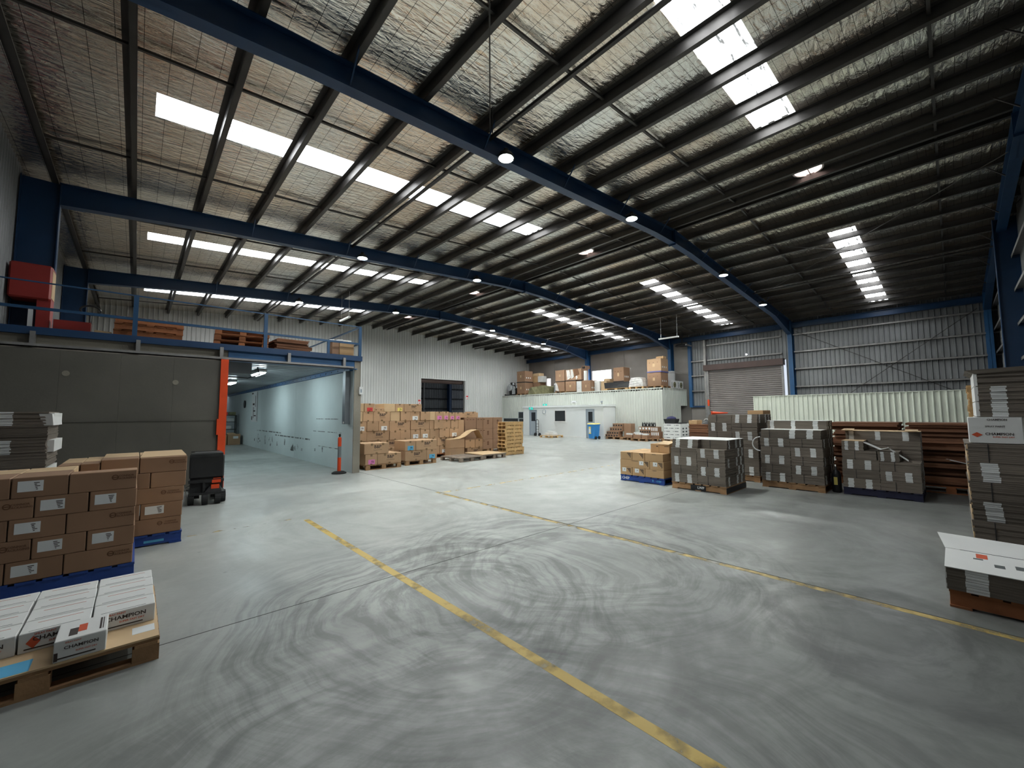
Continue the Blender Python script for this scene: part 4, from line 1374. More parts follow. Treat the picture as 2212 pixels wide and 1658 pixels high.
carton(.40, .55, .31, place(O7, RQ, .10, .29, 1.305), RQ, 'carton_white', 'plain white carton beside the printed one on the dark flat carton pile', bv=.004)
carton(.98, .55, .31, place(O7, RQ, .0, .86, 1.305), RQ, 'carton_white', 'long white carton behind the printed one on the dark flat carton pile', bv=.004)
for r in range(3):
    z = 1.62 + r * .185
    o = bundle(1.02, 1.10, .182, place(O7, RQ, .05, .58, z), RQ, 'dark flat carton bundle, %s layer above the white printed carton' % ['first', 'second', 'third'][r], 'dark flat cartons above the printed carton',
               strips=((.10, .22), (.6, .72)) if r < 2 else (), jit=.008)
    MB().box(-.535, -.505, -.55, .5, .005, .18).build('white_edge', 'carton_white', o)
    if r == 2:
        m_ = MB(); m_.hexa([(-.52, -.56, .15), (.5, -.56, .19), (.5, .55, .19), (-.52, .55, .15), (-.60, -.57, .20), (.5, -.58, .24), (.5, .55, .24), (-.60, .55, .20)]); m_.build('flap', 'flat_edge', o)

# light pallets stacked behind the brown sheets
for r in range(15):
    pallet('block', 'pallet_new', (14.7, -.80 + .01 * (r % 3), r * .152), RQ, 'pale wooden pallet in the tall stack behind the brown sheets', 'tall pallet stack by the end wall', sx=.9)

# ================================================================== LOW WHITE-TOPPED PILE IN THE RIGHT CORNER
O8 = (5.28, -.47, 0)
pallet('bearer', 'pallet_red', place(O8, RQ, 0, .585, 0), RQ, 'reddish brown pallet under the low white topped carton pile')
o = bundle(1.18, 1.16, .185, place(O8, RQ, 0, .57, .152), RQ, 'low bundle of flat cartons with a white printed top face', None, strips=((.095, .205), (.60, .72)), jit=.003, top='carton_white')
MB().box(-.597, -.588, -.58, .56, .0, .19).build('white_edge', 'carton_white', o)
for (a, b, c, d, mm) in ((-.40, -.33, -.10, .06, 'print_red'), (-.42, -.36, -.16, -.12, 'scuff'), (-.30, -.24, -.34, -.24, 'scuff'), (-.18, -.12, -.30, -.18, 'scuff'), (-.47, -.40, .30, .36, 'print_red'), (-.36, -.2, .26, .28, 'scuff'), (-.1, .05, .22, .26, 'scuff'), (-.05, .0, .0, .05, 'scuff')):
    MB().box(a, b, c, d, .191, .192).build('lettering', mm, o)
MB().box(-.50, .6, .115, .125, .1905, .193).build('joint', 'black_matt', o)
MB().box(.0, .006, -.58, .11, .191, .193).build('joint', 'scuff', o)
m_ = MB(); m_.hexa([(-.59, .12, .188), (.58, .12, .188), (.58, .58, .188), (-.59, .58, .188), (-.60, .12, .194), (.58, .12, .194), (.58, .60, .215), (-.66, .60, .235)]); m_.build('flap', 'carton_white', o)

# ================================================================== PRINTED TAN CARTONS BY THE STORE ROOM
random.seed(21)


def bp(x0, x1, z0, z1, yf, kind, label, group, d=None, mat='carton'):
    w = x1 - x0 - .006
    if d is None:
        d = .39 if w > .5 else .78
    h = z1 - z0 - .003
    o = carton(w, d, h, ((x0 + x1) / 2, yf + d / 2 + random.uniform(0, .02), z0), random.uniform(-.01, .01), mat, label, group, bv=.008)
    bp_face(o, w, d, h, kind)
    return o


pallet('block', 'pallet_wood', (5.79, 12.79, 0), 0, 'wooden pallet under the three printed cartons next to the concrete wall end')
G1 = 'printed cartons on the pallet next to the wall end'
bp(5.19, 5.575, .152, .475, 12.22, 'end+pink', 'tan carton with a pink sticker on the pallet next to the wall end', G1)
bp(5.58, 6.385, .152, .475, 12.21, 'long', 'long printed tan carton on the pallet next to the wall end, beside the pink sticker', G1)
bp(5.15, 5.95, .478, .81, 12.22, 'long', 'printed tan carton on top of the pallet next to the wall end', G1)
for (x0, x1, z0, z1) in ((5.58, 6.38, .152, .475), (5.15, 5.95, .478, .81)):
    bp(x0, x1, z0, z1, 12.63, 'none', 'tan carton hidden at the rear of the pallet next to the wall end', G1)
pallet('block', 'pallet_wood', (7.21, 12.95, 0), 0, 'wooden pallet under the cartons with blue stickers')
G2 = 'printed cartons with blue stickers'
bp(6.60, 7.41, .152, .475, 12.37, 'long', 'long printed tan carton under the blue stickered one', G2)
bp(7.415, 7.83, .152, .475, 12.36, 'end+blue', 'tan carton with a blue sticker at the low corner of its pallet', G2)
bp(6.60, 6.995, .478, .81, 12.37, 'end+blue', 'tan carton with a blue sticker in the upper layer of its pallet', G2)
bp(7.0, 7.82, .478, .81, 12.37, 'long', 'long printed tan carton on top beside the blue sticker', G2)
for (x0, x1, z0, z1) in ((6.60, 7.41, .152, .475), (7.0, 7.82, .478, .81)):
    bp(x0, x1, z0, z1, 12.79, 'none', 'tan carton hidden behind the blue stickered ones', G2)

# the long wall of cartons behind, layer by layer
GW = 'wall of printed cartons'
YW = 13.76
for i, x in enumerate((6.20, 7.40, 8.60, 9.78)):
    pallet('block', 'pallet_red' if i > 1 else 'pallet_wood', (x, YW + .58, 0), 0, 'wooden pallet under the long wall of cartons', GW)
WALL = {
    0: [(5.6, 6.4, 'long'), (6.405, 6.79, 'end'), (6.795, 7.2, 'end'), (7.205, 7.99, 'long'), (8.0, 8.4, 'end'), (8.405, 8.84, 'end'), (8.85, 9.235, 'end+white'), (9.24, 9.64, 'end+white'), (9.65, 10.06, 'end+white')],
    1: [(5.6, 6.0, 'end'), (6.005, 6.4, 'end'), (6.405, 7.2, 'long'), (7.205, 7.6, 'end'), (7.605, 8.0, 'end'), (8.005, 8.72, 'long'), (8.73, 9.27, 'long'), (9.28, 10.06, 'long')],
    2: [(5.5, 5.885, 'end'), (5.89, 6.72, 'long'), (6.73, 7.145, 'end'), (7.15, 7.56, 'end'), (7.57, 7.98, 'end+white'), (7.985, 8.385, 'end+white'), (8.40, 8.815, 'end'), (8.82, 9.295, 'end'), (9.30, 9.72, 'end+white')],
    3: [(5.5, 5.885, 'end+white'), (5.89, 6.305, 'end'), (6.315, 6.71, 'end+white'), (6.72, 7.55, 'long'), (7.58, 8.375, 'long'), (8.38, 8.575, 'none'), (8.58, 8.975, 'end'), (8.98, 9.365, 'end'), (9.37, 9.72, 'end')],
    4: [(5.4, 5.735, 'none'), (5.74, 6.115, 'end'), (6.12, 6.75, 'long'), (6.76, 7.14, 'none'), (7.15, 7.535, 'end'), (7.54, 7.955, 'end+white'), (7.97, 8.375, 'end'), (8.38, 8.625, 'none'), (8.63, 8.99, 'end+pink'), (8.995, 9.27, 'end+pink'), (9.275, 9.555, 'end+pink'), (9.56, 9.845, 'end+pink')],
    5: [(5.4, 5.785, 'none'), (5.79, 6.16, 'end+red'), (6.51, 6.935, 'none'), (6.94, 7.285, 'end+yellow'), (7.29, 8.02, 'long')]}
WZ = [.152, .455, .775, 1.115, 1.46, 1.795, 2.085]
for r, row in WALL.items():
    for (x0, x1, k) in row:
        mat = 'carton_light' if k == 'none' and r > 3 else 'carton'
        kk = {'long': 'printed long side', 'end': 'taped end', 'none': 'plain end', 'end+white': 'white stickered end', 'end+pink': 'pink stickered end', 'end+red': 'red stickered end', 'end+yellow': 'yellow stickered end'}[k]
        x1_, z1 = x1, WZ[r + 1]
        if r == 4 and x0 > 9.2:
            z1 = 1.76
        bp(x0, x1_, WZ[r], z1, YW + random.uniform(0, .03), k, 'tan carton, %s to the aisle, %s layer of the long carton wall' % (kk, ORD[r]), GW, mat=mat)
o = carton(.34, .5, .13, (6.34, YW + .3, WZ[5]), .02, 'carton', 'low open tan carton with dark marks on top of the long carton wall'); 
for x in (-.12, .06):
    q = MB(); q.lathe([(.022, 0), (.0005, -.001)], (x, -.251, .07), 10, 'y'); q.build('print_mark', 'print_brown', o)
bp(9.86, 11.0, 1.537, 1.76, YW + .32, 'long', 'very long printed tan carton across the top beside the tall brown cartons', GW, .4)
bp(11.01, 11.33, 1.535, 1.80, YW + .9, 'end+red', 'tan carton with a red sticker on top of the tall brown cartons', GW, .4)
bp(9.74, 10.04, .795, 1.455, YW + .03, 'none', 'upright tan carton closing the end of the long wall', GW, .7)

# tall brown cartons
pallet('block', 'pallet_wood', (11.0, 14.62, 0), 0, 'wooden pallet under the tall brown cartons, near the long wall'); pallet('block', 'pallet_wood', (12.20, 14.62, 0), 0, 'wooden pallet under the tall brown cartons, near the loose pallets', sx=.9)
for r, (z0, z1) in enumerate(((.152, .57), (.573, 1.045), (1.048, 1.53))):
    for i, (x0, x1) in enumerate(((10.25, 10.855), (10.87, 11.22), (11.23, 11.79), (11.80, 12.36))):
        o = carton(x1 - x0 - .004, .56, z1 - z0, ((x0 + x1) / 2, 14.32, z0), 0, 'carton_red' if i < 9 else 'carton', 'tall brown carton with a faint print, %s layer, beside the loose pallets' % ['bottom', 'middle', 'top'][r], 'tall brown cartons', bv=.008)
        w = x1 - x0; h = z1 - z0; y = -.281
        if i > 1:
            q = MB(); q.lathe([(.055, 0), (.0005, -.001)], (0, y, h * .68), 10, 'y'); q.build('print_mark', 'print_brown', o)
            MB().box(-.05, .05, y - .001, y, h * .40, h * .56).build('print_mark', 'print_brown', o)
        else:
            for k in range(3):
                MB().box(-w * .36 + k * .16, -w * .36 + k * .16 + .09, y - .001, y, h * .80, h * .87).build('print_mark', 'print_brown', o)
    carton(1.2, .56, z1 - z0, (11.0, 14.90, z0), 0, 'carton_red', 'wide brown carton, %s layer, hidden behind the tall brown cartons' % ['bottom', 'middle', 'top'][r], 'tall brown cartons', bv=.008)
# small stack with an open flap
bp(9.84, 10.62, .02, .32, 13.30, 'long', 'long printed tan carton under the two short ones below the raised flap', None)
bp(9.73, 10.235, .325, .655, 13.30, 'end', 'short tan carton below the raised cardboard flap, next to the long wall', None, .38)
bp(10.24, 10.63, .325, .655, 13.30, 'end', 'short tan carton below the raised cardboard flap, next to the tall cartons', None, .38)
m_ = MB()
prof = [(9.05, .70), (9.45, .715), (9.70, .78), (10.05, .99), (10.30, 1.04), (10.40, 1.02), (10.62, .668)]
for (a, b) in zip(prof[:-1], prof[1:]):
    m_.hexa([(a[0], 13.28, a[1]), (b[0], 13.28, b[1]), (b[0], 13.68, b[1]), (a[0], 13.68, a[1]), (a[0], 13.28, a[1] + .012), (b[0], 13.28, b[1] + .012), (b[0], 13.68, b[1] + .012), (a[0], 13.68, a[1] + .012)])
fl = m_.build('cardboard_flap', 'carton_light', None); tag(fl, 'bent pale cardboard sheet peaked like a tent over the short tan cartons', 'cardboard')
bp(9.02, 9.70, .02, .36, 13.30, 'none', 'tan carton under the low end of the bent cardboard sheet', None, .38)
bp(9.02, 9.70, .363, .70, 13.30, 'none', 'tan carton holding up the low end of the bent cardboard sheet', None, .38)

# loose pallets
pallet('block', 'pallet_old', (8.93, 12.40, 0), .06, 'weathered grey pallet lying empty on the floor before the long carton wall', sx=.95)
pallet('block', 'pallet_old', (10.12, 12.50, 0), -.04, 'dark pallet on the floor covered with a white cardboard sheet', sx=.92)
cs = link('cardboard_sheet', bevel_box_mesh(1.14, 1.2, .035, .004), 'carton_light', None, (10.12, 12.50, .150), -.04); tag(cs, 'pale cardboard sheet covering a dark pallet on the floor', 'sheet')
MB().box(-.57, .57, -.602, -.598, .0, .03).build('drooping_edge', 'pallet_old', cs)
for r in range(9):
    pallet('bearer', 'pallet_new', (11.60 + random.uniform(-.03, .03), 12.66 + random.uniform(-.02, .02), r * .1505), random.uniform(-.02, .02), 'pale wooden pallet in the stack beside the tall brown cartons', 'stack of pale pallets', sx=.86, sy=.42)

# ================================================================== BOLLARD, BLACK MACHINE
b_ = empty('bollard', (4.40, 12.18, 0)); tag(b_, 'orange bollard with a grey reflective band on a black rubber base', 'bollard')
m_ = MB(); m_.lathe([(.20, 0), (.20, .03), (.15, .06), (.06, .075)], n=18); m_.build('base', 'rubber', b_)
m_ = MB(); m_.lathe([(.05, .07), (.05, .46)], n=14); m_.build('tube', 'orange', b_, smooth=False)
m_ = MB(); m_.lathe([(.050, .46), (.050, .78)], n=14); m_.build('reflective_band', 'deck_under', b_)
m_ = MB(); m_.lathe([(.05, .78), (.05, 1.02), (.03, 1.05)], n=14); m_.build('tube', 'orange', b_)
m_ = MB(); m_.lathe([(.015, 1.05), (.03, 1.09), (.034, 1.115), (.02, 1.14)], n=12); m_.build('knob', 'black', b_)

fk = empty('pallet_truck', (1.06, 9.85, 0), -.06); tag(fk, 'black electric pallet truck with orange trim standing before the sliding door', 'pallet truck')
bm_ = bevel_box_mesh(.54, .42, .44, .02); o = link('battery_cover', bm_, 'black', fk, (0, .20, .50))
m_ = MB(); m_.box(-.25, .25, .02, .36, .945, .965); m_.box(-.27, .24, -.02, .0, .90, .955); m_.box(-.25, .2, .30, .33, .98, 1.0); m_.build('lid', 'black_matt', fk)
MB().box(-.20, .22, .10, .14, .985, 1.0).build('grab_bar', 'chrome', fk)
m_ = MB(); m_.box(-.25, .26, .02, .40, .20, .50); m_.box(-.28, .27, -.03, .03, .42, .47); m_.box(-.06, -.02, -.02, .05, .14, .45); m_.build('chassis', 'black_matt', fk)
m_ = MB(); m_.hexa([(-.05, -.06, .20), (.25, -.06, .20), (.28, .05, .26), (-.08, .05, .24), (.05, -.02, .34), (.2, -.02, .34), (.22, .04, .34), (.02, .04, .34)]); m_.build('bumper', 'black', fk)
for (x, y, r) in ((-.02, -.02, .115), (.18, -.02, .115), (.27, .16, .115), (-.23, .1, .10)):
    m_ = MB(); m_.lathe([(r * .5, -.05), (r, -.045), (r, .045), (r * .5, .05)], (x, y, r), 18, 'x'); m_.build('wheel', 'rubber', fk)
m_ = MB(); m_.box(-.28, .29, -.10, -.07, .20, .235); m_.build('guard_bar', 'black', fk)
MB().box(.10, .22, -.012, .0, .475, .49).build('trim', 'orange', fk)
MB().box(.08, .22, -.035, .0, .40, .46).build('trim', 'orange', fk)
MB().box(.07, .20, -.035, .02, .29, .37).build('trim', 'orange', fk)
for x in (-.17, .17):
    MB().box(x - .08, x + .08, .4, 1.45, .06, .12).build('fork', 'black', fk)
MB().bar((-.33, -.12, .36), (-.30, -.16, .20), .008, 5).build('hook', 'chrome', fk)
MB().bar((-.33, -.12, .36), (-.24, .05, .38), .008, 5).build('hook', 'chrome', fk)

# ================================================================== STORE ROOM, FAR END
for (x, y, w, d, h, lab, mt) in ((4.25, 28.7, .60, .6, .62, 'olive tan carton with a white label far back in the store room', 'carton'), (3.70, 28.7, .40, .5, .55, 'narrow tan carton beside the labelled one far back in the store room', 'carton_light')):
    o = carton(w, d, h, (x, y, 0), 0, mt, lab)
    if w > .5:
        plate(o, 'sticker', 'paper', -.05, .2, .36, .50, -d / 2)
        q = MB(); q.hexa([(-.3, -.28, .62), (.1, -.28, .62), (.1, .1, .62), (-.3, .1, .62), (-.34, -.28, .63), (.0, -.28, .63), (.0, .1, .70), (-.34, .1, .70)]); q.build('flap', 'carton_light', o)
rk = empty('tool_rack', (4.1, 29.8, 0)); tag(rk, 'black shelf rack with red and white items far back in the store room', 'rack')
for x in (-.4, .4):
    for y in (-.2, .2):
        MB().box(x - .02, x + .02, y - .02, y + .02, 0, 1.7).build('post', 'black', rk)
for z in (.4, .85, 1.3, 1.68):
    MB().box(-.42, .42, -.22, .22, z, z + .03).build('shelf', 'black', rk)
for (x, z, m__, lab) in ((-.2, 1.71, 'paper_red', 'red box on top of the black rack'), (.12, 1.33, 'plastic_white', 'white box on the third shelf of the black rack'), (.0, .88, 'plastic_white', 'white box on the second shelf of the black rack'), (.2, 1.71, 'tarp', 'green box on top of the black rack')):
    o = carton(.34, .3, .2, (4.1 + x, 29.8, z), 0, m__, lab, name='storage_box')

# ================================================================== ON THE MEZZANINE
ZM = 3.43
for i in range(3):
    pallet('bearer', 'pallet_red', (.14 + .01 * i, 12.72 + .02 * i, ZM + i * .151), 0, 'reddish pallet in the stack on the mezzanine behind the guard rail post', 'pallet stack by the rail post')
for i in range(3):
    pallet('block', 'pallet_red', (1.97 + .01 * i, 12.85 - .02 * i, ZM + i * .151), -.10, 'reddish pallet in the stack on the mezzanine above the orange door edge', 'pallet stack above the orange door edge')
for i, (w, l) in enumerate(((.86, -.02), (.90, .03), (.84, -.03), (.80, 0))):
    bundle(w, .8, .085, (3.10 + l, 12.66, ZM + i * .088), .03 * (i % 2), 'thin bundle of brown cardboard sheets, %s in the pile on the mezzanine' % ['lowest', 'second', 'third', 'topmost'][i], 'brown sheets on the mezzanine', mat='flat_brown', jit=.025, th=.02)
pp = link('paper_sheet', bevel_box_mesh(.34, .4, .02, 0), 'paper', None, (3.22, 12.62, ZM + .352), .1); tag(pp, 'white sheet on top of the brown cardboard pile on the mezzanine', 'paper')
o = carton(.42, .42, .40, (4.55, 12.40, ZM), 0, 'carton_tan', 'tan carton with torn tape at the corner of the mezzanine'); plate(o, 'tape', 'tape', -.2, .2, .27, .285, -.21)
o = carton(.20, .40, .41, (4.235, 12.42, ZM), 0, 'carton_red', 'dark wrapped carton beside the tan one at the mezzanine corner')
m_ = MB()
random.seed(2)
for i in range(14):
    x, y, z = random.uniform(-.35, .25), random.uniform(-.15, .15), random.uniform(0, .10)
    m_.hexa([(x - .09, y - .06, z), (x + .09, y - .05, z + .02), (x + .08, y + .06, z + .01), (x - .08, y + .07, z - .0), (x - .07, y - .05, z + .03), (x + .07, y - .05, z + .05), (x + .08, y + .05, z + .03), (x - .08, y + .05, z + .02)])
cr = m_.build('crumpled_wrap', 'paper', None, (4.50, 12.42, ZM + .405)); tag(cr, 'crumpled white plastic wrap heaped on the cartons at the mezzanine corner', 'plastic wrap')
o = carton(.26, .8, .07, (-.60, 12.62, ZM), 0, 'carton_light', 'flat pale carton on the mezzanine between the red jack and the pallets')
o.rotation_euler = (0, .08, 0); o.location.z = ZM + .02
rj = empty('hand_pallet_jack', (-.96, 12.62, ZM)); tag(rj, 'red hand pallet jack with a black loop handle on the mezzanine', 'pallet jack')
m_ = MB(); m_.box(-.38, .16, -.14, .14, .03, .28); m_.build('body', 'red_paint', rj)
m_ = MB(); m_.bar((.14, 0, .1), (.135, 0, .46), .02, 8)
lp = [(.135 + .15 * math.cos(a) * (1.05), 0, .57 + .10 * math.sin(a)) for a in [math.pi * 2 * i / 16 for i in range(17)]]
m_.path(lp, .019); m_.bar((.135, 0, .46), (.06, 0, .49), .013); m_.bar((.135, 0, .46), (.21, 0, .49), .013); m_.build('handle', 'black', rj)
for y in (-.1, .1):
    m_ = MB(); m_.lathe([(.07, -.03), (.07, .03)], (.05, y, .07), 12, 'y'); m_.build('wheel', 'rubber', rj)
    MB().box(-.38, .0, y - .05, y + .05, .0, .05).build('fork', 'red_paint', rj)
rm = empty('red_machine', (-1.68, 12.75, ZM)); tag(rm, 'dark red steel machine with an overhanging head beside the blue column', 'machine')
o = link('head', bevel_box_mesh(.58, .5, .72, .03), 'red_paint', rm, (-.01, 0, .66))
MB().box(.09, .28, -.2, .2, 0, .70).build('column', 'red_paint', rm)
MB().box(-.30, .28, -.25, .25, 0, .05).build('base', 'red_paint', rm)
MB().box(-.02, .05, -.16, -.1, .05, .5).build('lever', 'paper', rm)
MB().box(.28, .285, -.2, .2, .72, 1.3).build('trim', 'carton_light', rm)

# ================================================================== NEAR THE OFFICE
wb = empty('wheelie_bin', (21.95, 15.93, 0)); tag(wb, 'blue wheelie bin with a yellow lid before the grey office door', 'bin')
m_ = MB(); m_.hexa([(-.24, -.22, .05), (.24, -.22, .05), (.24, .22, .05), (-.24, .22, .05), (-.30, -.28, .93), (.30, -.28, .93), (.30, .28, .93), (-.30, .28, .93)]); m_.build('body', 'bin_blue', wb)
m_ = MB(); m_.box(-.32, .32, -.30, .30, .92, .96); m_.build('rim', 'bin_blue', wb)
m_ = MB(); m_.hexa([(-.33, -.31, .96), (.33, -.31, .96), (.33, .31, .96), (-.33, .31, .96), (-.28, -.25, 1.03), (.28, -.25, 1.03), (.28, .25, 1.03), (-.28, .25, 1.03)]); m_.build('lid', 'bin_yellow', wb)
m_ = MB(); m_.box(-.292, -.265, .02, .19, .35, .85); m_.build('sticker', 'paper_yellow', wb)
MB().box(-.296, -.28, .03, .18, .42, .68).build('sticker', 'paper', wb)
for y in (-.27,):
    for x in (-.15, .2):
        m_ = MB(); m_.lathe([(.10, -.03), (.10, .03)], (x, y, .10), 14, 'y'); m_.build('wheel', 'rubber', wb)
ht = empty('hand_truck', (22.25, 21.3, 0)); tag(ht, 'upright hand truck with a looped frame and black wheels leaning by the office wall', 'hand truck')
m_ = MB(); m_.path([(0, -.15, .1), (0, -.15, 1.08)], .022); m_.path([(0, .15, .1), (0, .15, 1.08)], .022)
m_.path([(0, .15 * math.cos(a), 1.08 + .15 * math.sin(a)) for a in [math.pi * i / 10 for i in range(11)]], .022); m_.build('frame', 'black', ht)
for z in (.3, .5, .7, .9):
    MB().bar((0, -.15, z), (0, .15, z), .014, 6).build('crossbar', 'black', ht)
for y in (-.21, .21):
    m_ = MB(); m_.lathe([(.12, -.04), (.12, .04)], (.02, y, .12), 14, 'y'); m_.build('wheel', 'rubber', ht)
MB().box(-.22, 0, -.2, .2, .0, .02).build('toe_plate', 'galv', ht)
pallet('block', 'pallet_new', (21.6, 19.3, 0), RQ, 'small pale pallet with white boxes on the floor below the office window')
for (x, y, lab) in ((21.5, 19.45, 'low white carton on the small pallet below the office window, near the clock'), (21.5, 19.05, 'low white carton on the small pallet below the office window, near the bin')):
    carton(.38, .5, .16, (x, y, .152), RQ, 'carton_white', lab, bv=.004)
for (x, y, lab) in ((21.62, 19.30, 'white carton in the upper layer of the small pallet below the office window'),):
    carton(.6, .4, .12, (x, y, .314), RQ, 'carton_white', lab, bv=.004)


def holes(o, w, h, y, n_, rows_=1, r=.055):
    for k in range(rows_):
        for i in range(n_):
            q = MB(); q.lathe([(r, 0), (r, -.002), (.0005, -.002)], (-w / 2 + w * (i + .5) / n_, y, h * (k + .5) / rows_), 10, 'y'); q.build('hole', 'black_matt', o)


# stepped bottle cartons
pallet('block', 'pallet_wood', (23.28, 14.93, 0), RQ, 'wooden pallet under the stepped bottle cartons next to the low office')
for (y0, y1, z0, z1, x, lab) in ((15.60, 14.62, .152, .30, 22.75, 'lowest'), (15.52, 14.62, .302, .50, 22.80, 'second'), (15.37, 14.45, .502, .76, 22.95, 'third'), (15.18, 14.44, .762, 1.01, 23.0, 'topmost')):
    w = y0 - y1
    o = carton(w, .5, z1 - z0 - .002, (x + .25, (y0 + y1) / 2, z0), RQ, 'carton_red', '%s brown bottle carton with round holes, stepped pile next to the low office' % lab, 'stepped bottle cartons')
    holes(o, w, z1 - z0, -.251, 5 if w > .85 else 4)
o = carton(.5, .5, .85, (23.35, 14.16, .152), RQ, 'carton_red', 'tall plain brown carton beside the stepped bottle cartons'); 
pallet('block', 'pallet_wood', (23.05, 13.85, 0), RQ, 'wooden pallet of low opened cartons between the bottle cartons', sx=.75, sy=.8)
pallet('block', 'pallet_wood', (22.75, 12.83, 0), RQ, 'wooden pallet of opened cartons with white packs', sx=.95)
pallet('block', 'pallet_wood', (23.3, 11.92, 0), RQ, 'wooden pallet at the office corner under mixed cartons', sx=.58)
random.seed(8)
for i, (x, y, w, h) in enumerate(((22.72, 13.72, .5, .18), (22.75, 13.25, .4, .26), (22.45, 12.95, .45, .22), (22.5, 12.55, .36, .20))):
    o = carton(w, .4, h, (x, y, .152), RQ + random.uniform(-.1, .1), 'carton_red', 'low opened brown carton with white packs, %s along the office wall' % ['first', 'second', 'third', 'fourth'][i])
    for k in range(3):
        x_ = -w / 2 + .08 + k * (w - .16) / 2
        MB().box(x_ - .05, x_ + .05, -.15, .1, h, h + .09).build('white_pack', 'paper', o)
for (y0, y1, z0, z1, lab, kind) in ((13.18, 12.44, .42, .64, 'lower', 'hole'), (13.23, 12.42, .642, .84, 'upper', 'pack'), (12.42, 11.90, .30, .56, 'end', 'pack'), (12.42, 11.98, .562, .84, 'end top', 'pack')):
    w = y0 - y1
    o = carton(w, .45, z1 - z0 - .002, (23.10, (y0 + y1) / 2, z0), RQ, 'carton_red', 'brown carton, %s one, of the pile topped by black bottles' % lab)
    if kind == 'hole':
        holes(o, w, z1 - z0, -.226, 5)
    else:
        for k in range(4):
            x_ = -w / 2 + w * (k + .5) / 4
            MB().box(x_ - w * .07, x_ + w * .07, -.228, -.224, .03, z1 - z0 - .05).build('white_pack', 'paper', o)
carton(.74, .45, .265, (23.10, 12.80, .152), RQ, 'carton_red', 'brown carton at the foot of the pile topped by black bottles')
carton(.5, .45, .146, (23.10, 12.16, .152), RQ, 'carton_red', 'short brown carton at the foot of the pile near the office corner')
for i in range(8):
    bt = empty('black_bottle', (23.0 + .0 * i, 13.02 - i * .115, .84)); tag(bt, 'black bottle in the row on top of the brown carton pile', 'bottle', 'black bottles on the carton pile')
    m_ = MB(); m_.lathe([(.045, 0), (.05, .02), (.05, .18), (.025, .22), (.02, .27)], n=10); m_.build('body', 'black', bt)
    if i % 2:
        MB().box(-.053, -.046, -.02, .02, .05, .15).build('sticker', 'paper', bt)

# white printed cartons stacked near the office corner
random.seed(4)
pallet('block', 'pallet_wood', (23.18, 10.98, 0), RQ, 'wooden pallet under the white cartons near the office corner')
for r in range(5):
    ws_ = [(-.5, 0), (.0, .5)] if r % 2 == 0 else [(-.5, -.17), (-.17, .17), (.17, .5)]
    if r == 4:
        ws_ = [(-.5, .1), (.1, .5)]
    for (a, b) in ws_:
        w = b - a - .004
        o = carton(w, 1.1, .176, (23.17, 10.98 - (a + b) / 2, .152 + r * .179), RQ, 'carton_white', 'white carton with grey print, %s layer of the stack near the office corner' % ORD[r], 'white cartons near the office corner', bv=.004)
        q = MB(); q.lathe([(.022, 0), (.0005, -.001)], (-w * .36, -.551, .10), 10, 'y'); q.build('print_mark', 'print', o)
        MB().box(-w * .2, w * .25, -.552, -.55, .085, .12).build('lettering', 'scuff', o)
    for a in (-.3, .1):
        if r < 4:
            MB().box(w / 2, w / 2 + .001, a, a + .2, .04, .13).build('lettering', 'scuff', o)
tb = empty('storage_tub', (22.95, 11.15, .152 + .179 * 5)); tag(tb, 'dark green tub filled with navy cloth on the white carton stack', 'tub')
m_ = MB(); m_.hexa([(-.25, -.28, 0), (.25, -.28, 0), (.25, .28, 0), (-.25, .28, 0), (-.30, -.34, .27), (.30, -.34, .27), (.30, .34, .27), (-.30, .34, .27)]); m_.build('body', 'black_matt', tb)
m_ = MB(); m_.lathe([(.28, .26), (.26, .34), (.16, .40), (.05, .43)], n=9); M('navy_cloth', (.03, .03, .09), .9); m_.build('cloth', 'navy_cloth', tb)
tr = empty('black_tray', (23.1, 10.62, .152 + .179 * 5)); tag(tr, 'flat black tray lying on the white carton stack', 'tray')
MB().box(-.3, .4, -.12, .15, 0, .05).build('body', 'black', tr); MB().box(-.32, .42, -.14, .17, .05, .065).build('rim', 'black_matt', tr)

# brown pile and red crates between the white cartons and the tallest grey pile
random.seed(9)
pallet('block', 'pallet_wood', (20.6, 8.42, 0), RQ, 'wooden pallet under the brown sheet pile near the roller door', sx=.8)
for r in range(5):
    bundle(.9, 1.1, .19, (20.6, 8.40, .152 + r * .193), RQ, 'bundle of brown sheets, %s layer, in the pile near the roller door' % ORD[r], 'brown sheets near the roller door', mat='flat_brown', jit=.03, th=.03)
o = carton(.40, .6, .19, (20.35, 8.66, .152 + 5 * .193), RQ, 'carton_tan', 'tan carton on top of the brown sheet pile near the roller door')
bg_ = empty('black_bag', (20.5, 8.16, .152 + 5 * .193)); tag(bg_, 'black bag with a pale handle on the brown sheet pile near the roller door', 'bag')
m_ = MB(); m_.hexa([(-.2, -.22, 0), (.25, -.22, 0), (.25, .2, 0), (-.2, .2, 0), (-.16, -.12, .17), (.2, -.14, .22), (.2, .1, .20), (-.14, .12, .15)]); m_.build('body', 'black_wrap', bg_)
m_ = MB(); m_.path([(-.1, .12, .14), (-.1, .05, .25), (-.1, -.05, .26), (-.1, -.12, .15)], .015); m_.build('handle', 'paper', bg_)

